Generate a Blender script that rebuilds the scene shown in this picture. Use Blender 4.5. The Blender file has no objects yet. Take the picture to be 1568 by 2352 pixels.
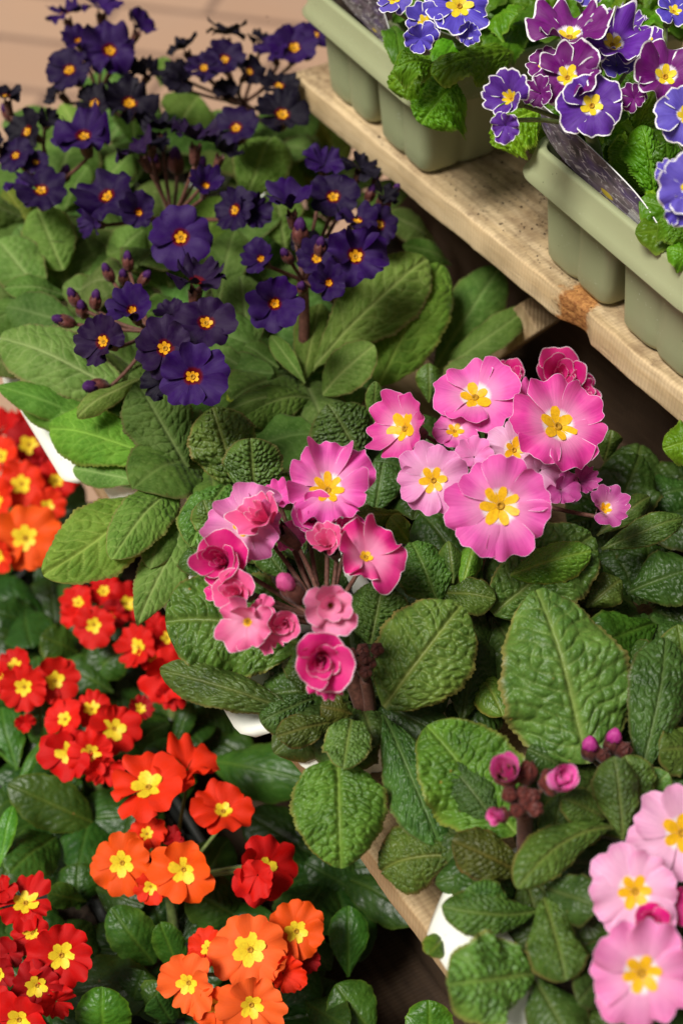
import bpy, math, random
import numpy as np
from mathutils import Vector
R_ = math.radians
SC = bpy.context.scene
COL = SC.collection

# ---------------------------------------------------------------- camera, sky, sun, exposure
CH = 0.65                      # camera height above the middle shelf
TH = R_(45)                    # looking down 45 degrees
FPX = 3304.0                   # focal length in the units of the 1568 x 2352 survey grid
cam_d = bpy.data.cameras.new('camera')
cam = bpy.data.objects.new('camera', cam_d); COL.objects.link(cam)
cam.location = (0, 0, CH); cam.rotation_euler = (R_(45), 0, 0)
cam_d.sensor_fit = 'VERTICAL'; cam_d.sensor_height = 36.0; cam_d.sensor_width = 24.0
cam_d.lens = FPX / 2352 * 36.0
cam_d.clip_start = 0.02; cam_d.clip_end = 200
cam_d.dof.use_dof = True; cam_d.dof.focus_distance = 0.755; cam_d.dof.aperture_fstop = 6.0
SC.camera = cam

SUN_EL, SUN_AZ = 58, -125      # azimuth from +Y, clockwise: light from the left and a little behind the camera
w = bpy.data.worlds.new('World'); SC.world = w; w.use_nodes = True
nt = w.node_tree; nt.nodes.clear()
sky = nt.nodes.new('ShaderNodeTexSky'); sky.sky_type = 'NISHITA'; sky.sun_disc = False
sky.sun_elevation = R_(SUN_EL); sky.sun_rotation = R_(SUN_AZ); sky.dust_density = 4.0; sky.air_density = 1.0
hs = nt.nodes.new('ShaderNodeHueSaturation'); hs.inputs['Saturation'].default_value = 0.12
wm = nt.nodes.new('ShaderNodeMix'); wm.data_type = 'RGBA'; wm.blend_type = 'MULTIPLY'
wm.inputs[0].default_value = 1.0; wm.inputs[7].default_value = (1.0, 0.96, 0.89, 1)
bg = nt.nodes.new('ShaderNodeBackground'); bg.inputs['Strength'].default_value = 0.032
wo = nt.nodes.new('ShaderNodeOutputWorld')
nt.links.new(sky.outputs[0], hs.inputs['Color']); nt.links.new(hs.outputs[0], wm.inputs[6])
nt.links.new(wm.outputs[2], bg.inputs['Color']); nt.links.new(bg.outputs[0], wo.inputs[0])
sd = bpy.data.lights.new('sun', 'SUN'); sd.energy = 3.4; sd.angle = R_(20); sd.color = (1.0, 0.965, 0.91)
so = bpy.data.objects.new('sun', sd); COL.objects.link(so)
sv = Vector((math.sin(R_(SUN_AZ)) * math.cos(R_(SUN_EL)), math.cos(R_(SUN_AZ)) * math.cos(R_(SUN_EL)), math.sin(R_(SUN_EL))))
so.rotation_euler = sv.to_track_quat('Z', 'Y').to_euler(); so.location = sv * 3
SC.view_settings.view_transform = 'Standard'; SC.view_settings.look = 'None'
SC.view_settings.gamma = 1.0; SC.view_settings.exposure = 0.32
SC.cycles.max_bounces = 6; SC.cycles.diffuse_bounces = 3; SC.cycles.glossy_bounces = 2
SC.cycles.transmission_bounces = 4; SC.cycles.transparent_max_bounces = 4

# ---------------------------------------------------------------- helpers
RGT = np.array([1.0, 0, 0]); UPV = np.array([0, math.sin(TH), math.cos(TH)]); BCK = np.array([0, -math.cos(TH), math.sin(TH)])
C0 = np.array([0, 0, CH])
def P(x, y, z):
    """the point of the place at height z that is surveyed at (x, y)"""
    a = (x - 784) / FPX; v = (1176 - y) / FPX
    d = (CH - z) / (math.sin(TH) - v * math.cos(TH))
    return C0 + d * (a * RGT + v * UPV - BCK)
def dep(p): return float(np.dot(np.asarray(p) - C0, -BCK))
def px2m(px, p): return px * dep(p) / FPX
def nrm(v): v = np.asarray(v, float); return v / (np.linalg.norm(v) + 1e-12)
E_ = np.array([math.sin(R_(32)), -math.cos(R_(32)), 0])   # along the shelves, towards the viewer
Q_ = np.array([math.cos(R_(32)), math.sin(R_(32)), 0])    # across the shelves, away from their front edge

class MB:
    def __init__(s): s.v = []; s.f = []; s.n = 0; s.at = {}; s.uv = []
    def grid(s, X, closed_u=False, closed_v=False, attrs=None, uv=None):
        nu, nv = X.shape[:2]
        s.v.append(X.reshape(-1, 3))
        I = np.arange(nu * nv).reshape(nu, nv) + s.n
        if closed_u: I = np.vstack([I, I[:1]])
        if closed_v: I = np.hstack([I, I[:, :1]])
        q = np.stack([I[:-1, :-1], I[1:, :-1], I[1:, 1:], I[:-1, 1:]], -1).reshape(-1, 4)
        s.f.extend(map(tuple, q.tolist()))
        for k in set(list((attrs or {}).keys()) + list(s.at.keys())):
            s.at.setdefault(k, [np.zeros(s.n)] if s.n else [])
            s.at[k].append((attrs or {}).get(k, np.zeros((nu, nv))).reshape(-1))
        s.uv.append(uv.reshape(-1, 2) if uv is not None else np.zeros((nu * nv, 2)))
        s.n += nu * nv; return I
    def face(s, idx): s.f.append(tuple(idx))
    def build(s, name, mat, parent=None, org=None, color=None, smooth=True):
        V = np.concatenate(s.v); 
        if org is None: org = V.mean(0) if parent is None else np.array(parent['_w'])
        org = np.asarray(org, float)
        me = bpy.data.meshes.new(name)
        me.from_pydata((V - org).tolist(), [], s.f)
        for k, a in s.at.items():
            at = me.attributes.new(k, 'FLOAT', 'POINT'); at.data.foreach_set('value', np.concatenate(a).astype(np.float32))
        uvs = np.concatenate(s.uv)
        if np.abs(uvs).max() > 0:
            ul = me.uv_layers.new(name='UVMap')
            li = np.zeros(len(me.loops), np.int32); me.loops.foreach_get('vertex_index', li)
            ul.data.foreach_set('uv', uvs[li].astype(np.float32).reshape(-1))
        if smooth: me.polygons.foreach_set('use_smooth', [True] * len(me.polygons))
        me.materials.append(mat); me.update()
        o = bpy.data.objects.new(name, me); COL.objects.link(o)
        if parent is not None:
            o.parent = parent; o.location = Vector(org - np.array(parent['_w']))
        else: o.location = Vector(org)
        o['_w'] = [float(c) for c in org]
        if color is not None: o.color = (*color, 1.0)
        return o
def empty(name, loc, label, cat, group=None):
    o = bpy.data.objects.new(name, None); COL.objects.link(o); o.location = Vector(loc)
    o.empty_display_size = 0.02
    o['_w'] = [float(c) for c in loc]; o['label'] = label; o['category'] = cat
    if group: o['group'] = group
    return o
def tag(o, label, cat, group=None, kind=None):
    o['label'] = label; o['category'] = cat
    if group: o['group'] = group
    if kind: o['kind'] = kind
    return o
def tube(mb, pts, rad, n=8, cap=True, attrs=None):
    pts = np.array(pts, float); m = len(pts)
    rad = np.array(rad, float) * np.ones(m)
    T = np.gradient(pts, axis=0); T /= np.linalg.norm(T, axis=1)[:, None] + 1e-9
    a = np.array([0.3, 0.2, 1.0]) if abs(T[0][2]) < .9 else np.array([1.0, 0, 0])
    X = np.zeros((m, n, 3)); an = np.arange(n) / n * 2 * np.pi
    for i in range(m):
        u = nrm(np.cross(T[i], a)); v_ = np.cross(T[i], u); a = -u if False else a
        X[i] = pts[i] + rad[i] * (np.cos(an)[:, None] * u + np.sin(an)[:, None] * v_)
    I = mb.grid(X, closed_v=True)
    if cap: mb.face(I[0, :n][::1].tolist()); mb.face(I[-1, :n][::-1].tolist())
def bez(a, b, c, n):
    t = np.linspace(0, 1, n)[:, None]
    return (1 - t) ** 2 * np.asarray(a) + 2 * t * (1 - t) * np.asarray(b) + t * t * np.asarray(c)

# ---------------------------------------------------------------- materials
def newmat(name):
    m = bpy.data.materials.new(name); m.use_nodes = True; n = m.node_tree; n.nodes.clear(); return m, n
def N(n, t, **k):
    o = n.nodes.new(t)
    for a, b in k.items(): setattr(o, a, b)
    return o
def mixc(n, fac, a, b, blend='MIX'):
    m = N(n, 'ShaderNodeMix', data_type='RGBA', blend_type=blend)
    for sck, val in ((m.inputs[0], fac), (m.inputs[6], a), (m.inputs[7], b)):
        if isinstance(val, (int, float)): sck.default_value = val
        elif isinstance(val, tuple): sck.default_value = (*val, 1)[:4]
        else: n.links.new(val, sck)
    return m.outputs[2]
def math_(n, op, a, b=0.0, c=None, clamp=False):
    m = N(n, 'ShaderNodeMath', operation=op, use_clamp=clamp)
    for sck, val in zip(m.inputs, (a, b, c)):
        if val is None: continue
        if isinstance(val, (int, float)): sck.default_value = val
        else: n.links.new(val, sck)
    return m.outputs[0]
def mapr(n, v, a, b, c=0.0, d=1.0, smooth=False):
    m = N(n, 'ShaderNodeMapRange'); 
    if smooth: m.interpolation_type = 'SMOOTHSTEP'
    n.links.new(v, m.inputs[0])
    for i, q in enumerate((a, b, c, d)): m.inputs[i + 1].default_value = q
    return m.outputs[0]
def noise(n, vec, scale, detail=3, rough=.55, dist=0):
    t = N(n, 'ShaderNodeTexNoise'); t.inputs['Scale'].default_value = scale; t.inputs['Detail'].default_value = detail
    t.inputs['Roughness'].default_value = rough; t.inputs['Distortion'].default_value = dist
    if vec is not None: n.links.new(vec, t.inputs['Vector'])
    return t.outputs[0]
def attr(n, name):
    return N(n, 'ShaderNodeAttribute', attribute_name=name).outputs['Fac']
def objcol(n):
    o = N(n, 'ShaderNodeObjectInfo'); return o.outputs['Color'], o.outputs['Random']
def pos(n):
    return N(n, 'ShaderNodeTexCoord').outputs['Object']
def mapping(n, vec, sc, rot=(0, 0, 0), loc=(0, 0, 0)):
    m = N(n, 'ShaderNodeMapping'); m.inputs['Scale'].default_value = sc; m.inputs['Rotation'].default_value = rot
    m.inputs['Location'].default_value = loc; n.links.new(vec, m.inputs['Vector']); return m.outputs[0]
def finish(n, col, rough=.5, spec=.4, bump=None, bstr=.3, bdist=.001, trans=0, tcol=None, sheen=0):
    b = N(n, 'ShaderNodeBsdfPrincipled')
    if isinstance(col, tuple): b.inputs['Base Color'].default_value = (*col, 1)
    else: n.links.new(col, b.inputs['Base Color'])
    if isinstance(rough, float): b.inputs['Roughness'].default_value = rough
    else: n.links.new(rough, b.inputs['Roughness'])
    b.inputs['Specular IOR Level'].default_value = spec
    if sheen:
        b.inputs['Sheen Weight'].default_value = sheen; b.inputs['Sheen Roughness'].default_value = .4
    o = N(n, 'ShaderNodeOutputMaterial')
    if bump is not None:
        bp = N(n, 'ShaderNodeBump'); bp.inputs['Strength'].default_value = bstr; bp.inputs['Distance'].default_value = bdist
        n.links.new(bump, bp.inputs['Height']); n.links.new(bp.outputs[0], b.inputs['Normal'])
    if trans:
        t = N(n, 'ShaderNodeBsdfTranslucent'); tc = tcol if tcol is not None else col
        if isinstance(tc, tuple): t.inputs[0].default_value = (*tc, 1)
        else: n.links.new(tc, t.inputs[0])
        mx = N(n, 'ShaderNodeMixShader'); mx.inputs[0].default_value = trans
        n.links.new(b.outputs[0], mx.inputs[1]); n.links.new(t.outputs[0], mx.inputs[2]); n.links.new(mx.outputs[0], o.inputs[0])
    else: n.links.new(b.outputs[0], o.inputs[0])

def leaf_mat(name, dark, light, vein, edge, rough, vw=.6, spec=.4, trans=.14, bs=.35, sheen=0):
    m, n = newmat(name)
    uv = N(n, 'ShaderNodeTexCoord').outputs['UV']
    oc, rnd = objcol(n)
    n1 = noise(n, uv, 60, 3)
    c = mixc(n, mapr(n, n1, .35, .65), dark, light)
    n2 = noise(n, uv, 900, 2)
    c = mixc(n, mapr(n, n2, .3, .7, 0, .25), c, tuple(x * 1.6 for x in light))
    c = mixc(n, math_(n, 'MULTIPLY', attr(n, 'vein'), vw), c, vein)
    c = mixc(n, math_(n, 'MULTIPLY', mapr(n, attr(n, 'edge'), .88, 1.0, 0, 1, True), .6), c, edge)
    sp_ = N(n, 'ShaderNodeTexVoronoi'); sp_.inputs['Scale'].default_value = 95; n.links.new(uv, sp_.inputs['Vector'])
    spk = math_(n, 'MULTIPLY', mapr(n, sp_.outputs[0], .04, .09, 1, 0), mapr(n, noise(n, uv, 28, 2), .56, .62))
    c = mixc(n, math_(n, 'MULTIPLY', spk, .75), c, (.22, .14, .05))
    yl = math_(n, 'MULTIPLY', mapr(n, attr(n, 'edge'), .55, 1.0), mapr(n, noise(n, uv, 22, 3), .50, .72))
    c = mixc(n, math_(n, 'MULTIPLY', yl, .30), c, (.20, .25, .05))
    hue = N(n, 'ShaderNodeHueSaturation'); n.links.new(c, hue.inputs['Color'])
    n.links.new(mapr(n, rnd, 0, 1, .485, .512), hue.inputs['Hue']); n.links.new(mapr(n, rnd, 0, 1, .85, 1.15), hue.inputs['Value'])
    hue.inputs['Saturation'].default_value = 1.05
    c = mixc(n, 1.0, hue.outputs[0], oc, 'MULTIPLY')
    vor = N(n, 'ShaderNodeTexVoronoi', feature='DISTANCE_TO_EDGE'); vor.inputs['Scale'].default_value = 420
    n.links.new(uv, vor.inputs['Vector'])
    h = math_(n, 'ADD', math_(n, 'MULTIPLY', mapr(n, vor.outputs[0], 0, .25, 0, 1), .35), math_(n, 'MULTIPLY', n2, .5))
    tcol = mixc(n, 1.0, c, (1.9, 1.7, .7), 'MULTIPLY')
    finish(n, c, rough, spec, h, bs, .0006, trans, tcol, sheen)
    return m
LM = {
 'v': leaf_mat('leaf_soft', (.055, .118, .017), (.120, .205, .045), (.33, .42, .16), (.20, .14, .07), .75, .55, .22, .2, .35, .05),
 'p': leaf_mat('leaf_puckered', (.023, .052, .009), (.068, .120, .025), (.20, .22, .075), (.17, .12, .05), .44, .42, .34, .1, .45),
 'u': leaf_mat('leaf_bright', (.050, .130, .006), (.095, .200, .016), (.22, .34, .05), (.22, .32, .06), .45, .35, .36, .2, .4),
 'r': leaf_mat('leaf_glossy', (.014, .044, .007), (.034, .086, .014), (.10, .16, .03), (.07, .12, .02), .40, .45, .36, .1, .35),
}
def petal_mat(name, halo, h0, h1, edgecol, ew, streak, rough=.5, trans=.25, dark=.75, spec=.3, sheen=0, ring=None):
    m, n = newmat(name)
    uv = N(n, 'ShaderNodeTexCoord').outputs['UV']
    oc, rnd = objcol(n)
    st = noise(n, mapping(n, uv, (24, 1.5, 1)), 1.0, 5, .65, .4)
    bl = noise(n, uv, 2.2, 2)
    c = mixc(n, mapr(n, st, .35, .68, 0, streak), oc, mixc(n, 1.0, oc, (dark, dark * .8, dark), 'MULTIPLY'))
    c = mixc(n, mapr(n, bl, .35, .75, 0, .6), c, mixc(n, {'petal_dark_violet': .03, 'petal_red': .02, 'petal_laced': .06}.get(name, .14), oc, (1, .92, .97)))
    rad = attr(n, 'rad')
    if name in ('petal_pink', 'petal_rose'):
        c = mixc(n, math_(n, 'MULTIPLY', mapr(n, rad, .35, .75, 1, 0, True), .35), c, (.95, .55, .72))
        c = mixc(n, math_(n, 'MULTIPLY', mapr(n, math_(n, 'ADD', rad, math_(n, 'MULTIPLY', st, .3)), .9, 1.15, 0, 1), .45), c, mixc(n, 1.0, oc, (.92, .45, .75), 'MULTIPLY'))
    rr = math_(n, 'ADD', rad, math_(n, 'MULTIPLY', math_(n, 'SUBTRACT', st, .5), .10))
    c = mixc(n, mapr(n, rr, h0, h1, 1, 0, True), c, halo)
    if ring: c = mixc(n, mapr(n, rr, h0 * .8, h0, 1, 0, True), c, ring)
    if edgecol:
        e = attr(n, 'edge'); jag = noise(n, mapping(n, uv, (30, 30, 1)), 1.0, 2)
        ee = math_(n, 'ADD', e, math_(n, 'MULTIPLY', math_(n, 'SUBTRACT', jag, .5), ew * 1.6))
        c = mixc(n, mapr(n, ee, ew * .8, ew * 1.2, 1, 0), c, edgecol)
    finish(n, c, rough, spec, st, .35, .0007, trans, c, sheen)
    return m
PM = {
 'pink': petal_mat('petal_pink', (.95, .84, .84), .25, .36, (.90, .62, .80), .008, .75, .55, .22, .70, .2),
 'rose': petal_mat('petal_rose', (.90, .60, .20), .08, .18, (.93, .80, .87), .016, .5, .5, .2, .7, .25),
 'red': petal_mat('petal_red', (.80, .22, .02), .20, .30, None, 0, .35, .6, .18, .8, .15),
 'dark': petal_mat('petal_dark_violet', (.10, .002, .006), .19, .30, None, 0, .6, .55, .04, .6, .10, .0),
 'lace': petal_mat('petal_laced', (.88, .80, .90), .22, .31, (.93, .91, .93), .046, .8, .5, .15, .5, .2),
}
def simple(name, col, rough=.5, spec=.4, nsc=200, var=.3, bd=.0004, trans=0, sheen=0):
    m, n = newmat(name); p = pos(n); q = noise(n, p, nsc, 4)
    oc, _ = objcol(n)
    c = mixc(n, mapr(n, q, .3, .7), tuple(x * (1 - var) for x in col), tuple(min(1, x * (1 + var)) for x in col))
    c = mixc(n, 1.0, c, oc, 'MULTIPLY')
    finish(n, c, rough, spec, q, .5, bd, trans, None, sheen); return m
M_eye = simple('eye_yellow', (.90, .48, .012), .5, .3, 600, .18, .0002, .15)
M_eyel = simple('eye_lemon', (.90, .66, .03), .5, .3, 600, .15, .0002, .15)
M_throat = simple('throat', (.42, .22, .015), .6, .2, 900, .4)
M_calb = simple('calyx_brown', (.105, .036, .026), .55, .35, 500, .5, .0006, 0, .1)
M_calg = simple('calyx_green', (.16, .22, .06), .6, .3, 500, .3, .0003, .1)
M_stemb = simple('stem_brown', (.12, .050, .034), .6, .25, 500, .4, .0004, 0, .1)
M_stemg = simple('stem_green', (.14, .19, .05), .6, .3, 400, .3, .0003, 0, .3)
M_soil = simple('compost', (.022, .014, .009), .9, .2, 260, .6, .003)

def plastic(name, a, b, dust):
    m, n = newmat(name); p = pos(n)
    q = noise(n, p, 9, 4, .6)
    c = mixc(n, mapr(n, q, .3, .7), a, b)
    vor = N(n, 'ShaderNodeTexVoronoi'); vor.inputs['Scale'].default_value = 330; n.links.new(p, vor.inputs['Vector'])
    msk = math_(n, 'MULTIPLY', mapr(n, vor.outputs[0], .10, .22, 1, 0), mapr(n, noise(n, p, 45, 3), .55, .68))
    c = mixc(n, math_(n, 'MULTIPLY', msk, .55), c, dust)
    v2 = N(n, 'ShaderNodeTexVoronoi'); v2.inputs['Scale'].default_value = 170; n.links.new(mapping(n, p, (1, 1, 1), (0, 0, 0), (.3, .7, .1)), v2.inputs['Vector'])
    m2 = math_(n, 'MULTIPLY', mapr(n, v2.outputs[0], .05, .09, 1, 0), mapr(n, noise(n, p, 30, 2), .55, .6))
    c = mixc(n, math_(n, 'MULTIPLY', m2, .8), c, (.03, .02, .012))
    fine = noise(n, p, 1500, 2)
    rg = mapr(n, q, .3, .7, .36, .50)
    finish(n, c, rg, .45, fine, .12, .0002); return m
M_sage = plastic('sage_plastic', (.315, .345, .185), (.365, .390, .220), (.62, .66, .50))
M_cream = plastic('cream_plastic', (.74, .76, .66), (.82, .83, .74), (.5, .48, .38))
M_black = plastic('black_plastic', (.018, .02, .018), (.03, .032, .028), (.1, .08, .06))

def wood(name, pale, mid, knot=None, soil=0.0, sc=1.0):
    m, n = newmat(name); p = pos(n)
    g = noise(n, mapping(n, p, (6 * sc, 95 * sc, 95 * sc)), 1.0, 5, .6, .6)
    c = mixc(n, mapr(n, g, .36, .66), pale, mid)
    ring = N(n, 'ShaderNodeTexWave', wave_type='BANDS', bands_direction='Y'); ring.inputs['Scale'].default_value = 38 * sc
    ring.inputs['Distortion'].default_value = 5; ring.inputs['Detail'].default_value = 3; ring.inputs['Detail Scale'].default_value = 1.2
    n.links.new(mapping(n, p, (.12, 1, .7)), ring.inputs['Vector'])
    c = mixc(n, math_(n, 'MULTIPLY', mapr(n, ring.outputs[0], .5, 1), .5), c, tuple(x * .62 for x in mid))
    saw = N(n, 'ShaderNodeTexWave', wave_type='BANDS', bands_direction='X'); saw.inputs['Scale'].default_value = 120
    saw.inputs['Distortion'].default_value = 2.5; saw.inputs['Detail'].default_value = 2; n.links.new(mapping(n, p, (1, .25, .25), (0, 0, .25)), saw.inputs['Vector'])
    c = mixc(n, math_(n, 'MULTIPLY', saw.outputs[0], .22), c, tuple(x * .5 for x in mid))
    bl = noise(n, p, 14, 4, .6)
    c = mixc(n, mapr(n, bl, .42, .72, 0, .7), c, tuple(x * .62 for x in mid))
    fib = noise(n, mapping(n, p, (60, 900, 900)), 1.0, 2)
    h = math_(n, 'ADD', math_(n, 'MULTIPLY', g, .6), math_(n, 'ADD', math_(n, 'MULTIPLY', saw.outputs[0], .22), math_(n, 'MULTIPLY', fib, .35)))
    if soil:
        geo = N(n, 'ShaderNodeNewGeometry'); sep = N(n, 'ShaderNodeSeparateXYZ'); n.links.new(geo.outputs['Normal'], sep.inputs[0])
        top = mapr(n, sep.outputs[2], .6, .9)
        sp = math_(n, 'MULTIPLY', mapr(n, noise(n, p, 300, 3, .7), .55, .63), mapr(n, noise(n, p, 22, 3), .46, .60))
        c = mixc(n, math_(n, 'MULTIPLY', math_(n, 'MULTIPLY', sp, top), .85), c, (.05, .03, .018))
        sm = math_(n, 'MULTIPLY', mapr(n, noise(n, p, 18, 5, .75), .42, .66), top)
        c = mixc(n, math_(n, 'MULTIPLY', sm, soil), c, (.19, .115, .06))
    if knot is not None:
        vm = N(n, 'ShaderNodeVectorMath', operation='SUBTRACT'); n.links.new(p, vm.inputs[0]); vm.inputs[1].default_value = knot
        vs = N(n, 'ShaderNodeVectorMath', operation='MULTIPLY'); n.links.new(vm.outputs[0], vs.inputs[0]); vs.inputs[1].default_value = (1, .55, .45)
        ln = N(n, 'ShaderNodeVectorMath', operation='LENGTH'); n.links.new(vs.outputs[0], ln.inputs[0])
        kd = math_(n, 'ADD', ln.outputs['Value'], math_(n, 'MULTIPLY', math_(n, 'SUBTRACT', noise(n, p, 90, 4, .7), .5), .022))
        kn = noise(n, p, 260, 4, .7)
        kc = mixc(n, mapr(n, kn, .35, .62), (.62, .29, .085), (.26, .09, .022))
        c = mixc(n, math_(n, 'MULTIPLY', mapr(n, kd, .0095, .0150, 1, 0, True), .95), c, kc)
        h = math_(n, 'ADD', h, math_(n, 'MULTIPLY', math_(n, 'MULTIPLY', kn, mapr(n, kd, .010, .017, 1, 0)), 1.6))
    finish(n, c, .68, .25, h, .75, .0016); return m

# ---------------------------------------------------------------- setting: floor
m, n = newmat('paving'); p = pos(n)
br = N(n, 'ShaderNodeTexBrick'); br.inputs['Scale'].default_value = 1.0
br.inputs['Color1'].default_value = (.40, .245, .16, 1); br.inputs['Color2'].default_value = (.46, .29, .19, 1); br.inputs['Mortar'].default_value = (.17, .10, .07, 1)
br.inputs['Brick Width'].default_value = .42; br.inputs['Row Height'].default_value = .21; br.inputs['Mortar Size'].default_value = .013; br.inputs['Mortar Smooth'].default_value = .4
n.links.new(mapping(n, p, (1, 1, 1), (0, 0, R_(14))), br.inputs['Vector'])
c = mixc(n, mapr(n, noise(n, p, 5, 4), .3, .7, 0, .4), br.outputs[0], (.40, .27, .19))
finish(n, c, .8, .2, noise(n, p, 120, 4), .4, .002); M_pave = m
b = MB(); xs = np.linspace(-30, 30, 21); X = np.stack(np.meshgrid(xs, xs + 10, indexing='ij') + [np.full((21, 21), -.86)], -1) if False else None
gx, gy = np.meshgrid(np.linspace(-30, 30, 21), np.linspace(-20, 45, 21), indexing='ij')
b.grid(np.stack([gx, gy, np.full_like(gx, -.86)], -1)); g = b.build('ground', M_pave, org=(0, 0, -.86)); g['kind'] = 'structure'
g['label'] = 'pinkish brick paving far below the shelves'; 

# ---------------------------------------------------------------- timber staging
def plank(name, parent, front, z_top, s0, s1, width, th, mat, seed=0, notch=None, wav=.0006, eshift=0):
    """front: a point of the front edge; runs along E_ from s0 to s1, width along Q_"""
    rs = np.random.RandomState(seed)
    L = s1 - s0; ns = max(8, int(L / .004)); r = .0022
    # closed profile (q, z) with soft corners
    prof = []
    for cq, cz, a0 in ((r, -r, 180), (width - r, -r, 90), (width - r, -th + r, 0), (r, -th + r, -90)):
        for k in range(4):
            a = R_(a0 - k * 30); prof.append((cq + r * math.cos(a), cz + r * math.sin(a)))
    pr = []
    for i in range(len(prof)):
        a, b_ = np.array(prof[i]), np.array(prof[(i + 1) % len(prof)])
        k = max(1, int(np.linalg.norm(b_ - a) / .010))
        for j in range(k): pr.append(a + (b_ - a) * j / k)
    pr = np.array(pr); m_ = len(pr)
    s = np.linspace(s0, s1, ns)
    X = np.zeros((ns, m_, 3))
    X[:, :, 0] = s[:, None]; X[:, :, 1] = pr[None, :, 0]; X[:, :, 2] = pr[None, :, 1]
    ph = rs.rand(8) * 6.28
    wv = sum(np.sin(s * (20 + 37 * i) + ph[i]) / (1 + i) for i in range(5)) * wav
    fr = (pr[:, 0] < .012).astype(float)
    X[:, :, 1] += wv[:, None] * fr[None, :]
    X[:, :, 1] += rs.randn(ns, m_) * .00012 * fr; X[:, :, 2] += rs.randn(ns, m_) * .00010
    if notch:
        k0, wd, dp = notch
        jag = np.convolve(rs.randn(ns), np.ones(3) / 3, 'same')
        amt = np.exp(-((s - k0) / wd) ** 4) * dp * (1 + .25 * jag)
        low = np.clip((-pr[:, 1]) / th * 1.2, .15, 1)
        X[:, :, 1] += amt[:, None] * (fr * low)[None, :]
    mb = MB(); I = mb.grid(X, closed_v=True)
    mb.face(I[0, :m_].tolist()); mb.face(I[-1, :m_][::-1].tolist())
    V = np.concatenate(mb.v)
    W = np.array(front) * [1, 1, 0] + [0, 0, z_top]
    me_org = np.zeros(3)
    me = bpy.data.meshes.new(name); me.from_pydata(V.tolist(), [], mb.f)
    me.polygons.foreach_set('use_smooth', [True] * len(me.polygons)); me.materials.append(mat)
    o = bpy.data.objects.new(name, me); COL.objects.link(o)
    o.location = Vector(W - (np.array(parent['_w']) if parent else 0)); o.rotation_euler = (0, 0, math.atan2(E_[1], E_[0]))
    if parent: o.parent = parent
    # local y must point along Q_: E_ rotated +90 degrees
    return o
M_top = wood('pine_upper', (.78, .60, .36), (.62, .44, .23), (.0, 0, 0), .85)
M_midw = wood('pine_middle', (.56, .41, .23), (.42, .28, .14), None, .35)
M_shadew = wood('shaded_wood', (.085, .052, .030), (.055, .033, .019), None, .2)  # shade under and behind the shelves put into a darker wood colour
st = empty('plant_staging', (0.1, .75, -.86), 'pale rough sawn timber plant staging with stepped shelves and a knot in its upper plank', 'plant stand')
UF = P(760, 300, .135)                       # a point under the front edge of the upper shelf
UZ, MZ, LZ = .155, 0.0, -.22
far_up = float(np.dot(P(676, 166, UZ) - UF, E_))
kn = P(1275, 738, .145); ks = float(np.dot(kn - UF, E_))
M_top.node_tree.nodes  # knot centre in plank space
for nd in M_top.node_tree.nodes:
    if nd.type == 'VECT_MATH' and nd.operation == 'SUBTRACT': nd.inputs[1].default_value = (ks, .004, -.006)
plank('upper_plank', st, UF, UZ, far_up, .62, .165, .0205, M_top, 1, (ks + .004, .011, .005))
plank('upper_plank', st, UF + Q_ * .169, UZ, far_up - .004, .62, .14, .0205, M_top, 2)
MF = P(839, 1991, -.02); MF[2] = 0
sm0 = float(np.dot(P(676, 166, UZ) - MF, E_))
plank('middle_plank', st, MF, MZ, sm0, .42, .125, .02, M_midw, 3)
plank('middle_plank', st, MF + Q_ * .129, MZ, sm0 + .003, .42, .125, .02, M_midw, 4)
plank('rear_plank', st, MF + Q_ * .258, MZ, sm0, .42, .09, .02, M_shadew, 9)  # added board, its dark colour stands for the gloom behind the plants
plank('riser_board', st, UF + Q_ * .075, .1345, far_up + .02, .6, .02, .155, M_shadew, 5)
plank('riser_board', st, MF + Q_ * .06, -.0205, sm0 + .02, .42, .02, .199, M_shadew, 8)
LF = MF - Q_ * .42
plank('lower_plank', st, LF, LZ, sm0 - .05, .45, .24, .02, M_shadew, 6)
plank('lower_plank', st, LF + Q_ * .244, LZ, sm0 - .05, .45, .24, .02, M_shadew, 7)
# cross batten under the upper shelf, seen end-on behind the leaves
def boxbar(name, parent, a, b_, wq, hz, mat):
    a = np.array(a, float); b_ = np.array(b_, float); t = nrm(b_ - a); s_ = nrm(np.cross(t, [0, 0, 1])); u_ = np.cross(s_, t)
    mb = MB(); pr = [(-1, -1), (1, -1), (1, 1), (-1, 1)]
    X = np.array([[c + s_ * wq / 2 * i + u_ * hz / 2 * j for i, j in pr] for c in (a, b_)])
    I = mb.grid(X, closed_v=True); mb.face(I[0, :4].tolist()); mb.face(I[1, :4][::-1].tolist())
    o = mb.build(name, mat, parent, smooth=False)
    bv = o.modifiers.new('bevel', 'BEVEL'); bv.width = .0012; bv.segments = 2
    return o
ba = P(1250, 700, .10)
boxbar('batten', st, P(1105, 812, .02), P(1252, 708, .0885), .03, .022, M_midw)
for sx in (.05, .40):
    boxbar('leg', st, np.array([*(UF + E_ * sx + Q_ * .13)[:2], -.86]), np.array([*(UF + E_ * sx + Q_ * .13)[:2], -.021]), .045, .045, M_shadew)
    boxbar('leg', st, np.array([*(MF + E_ * (sx - .3) - Q_ * .3)[:2], -.86]), np.array([*(MF + E_ * (sx - .3) - Q_ * .3)[:2], -.241]), .045, .045, M_shadew)

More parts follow.
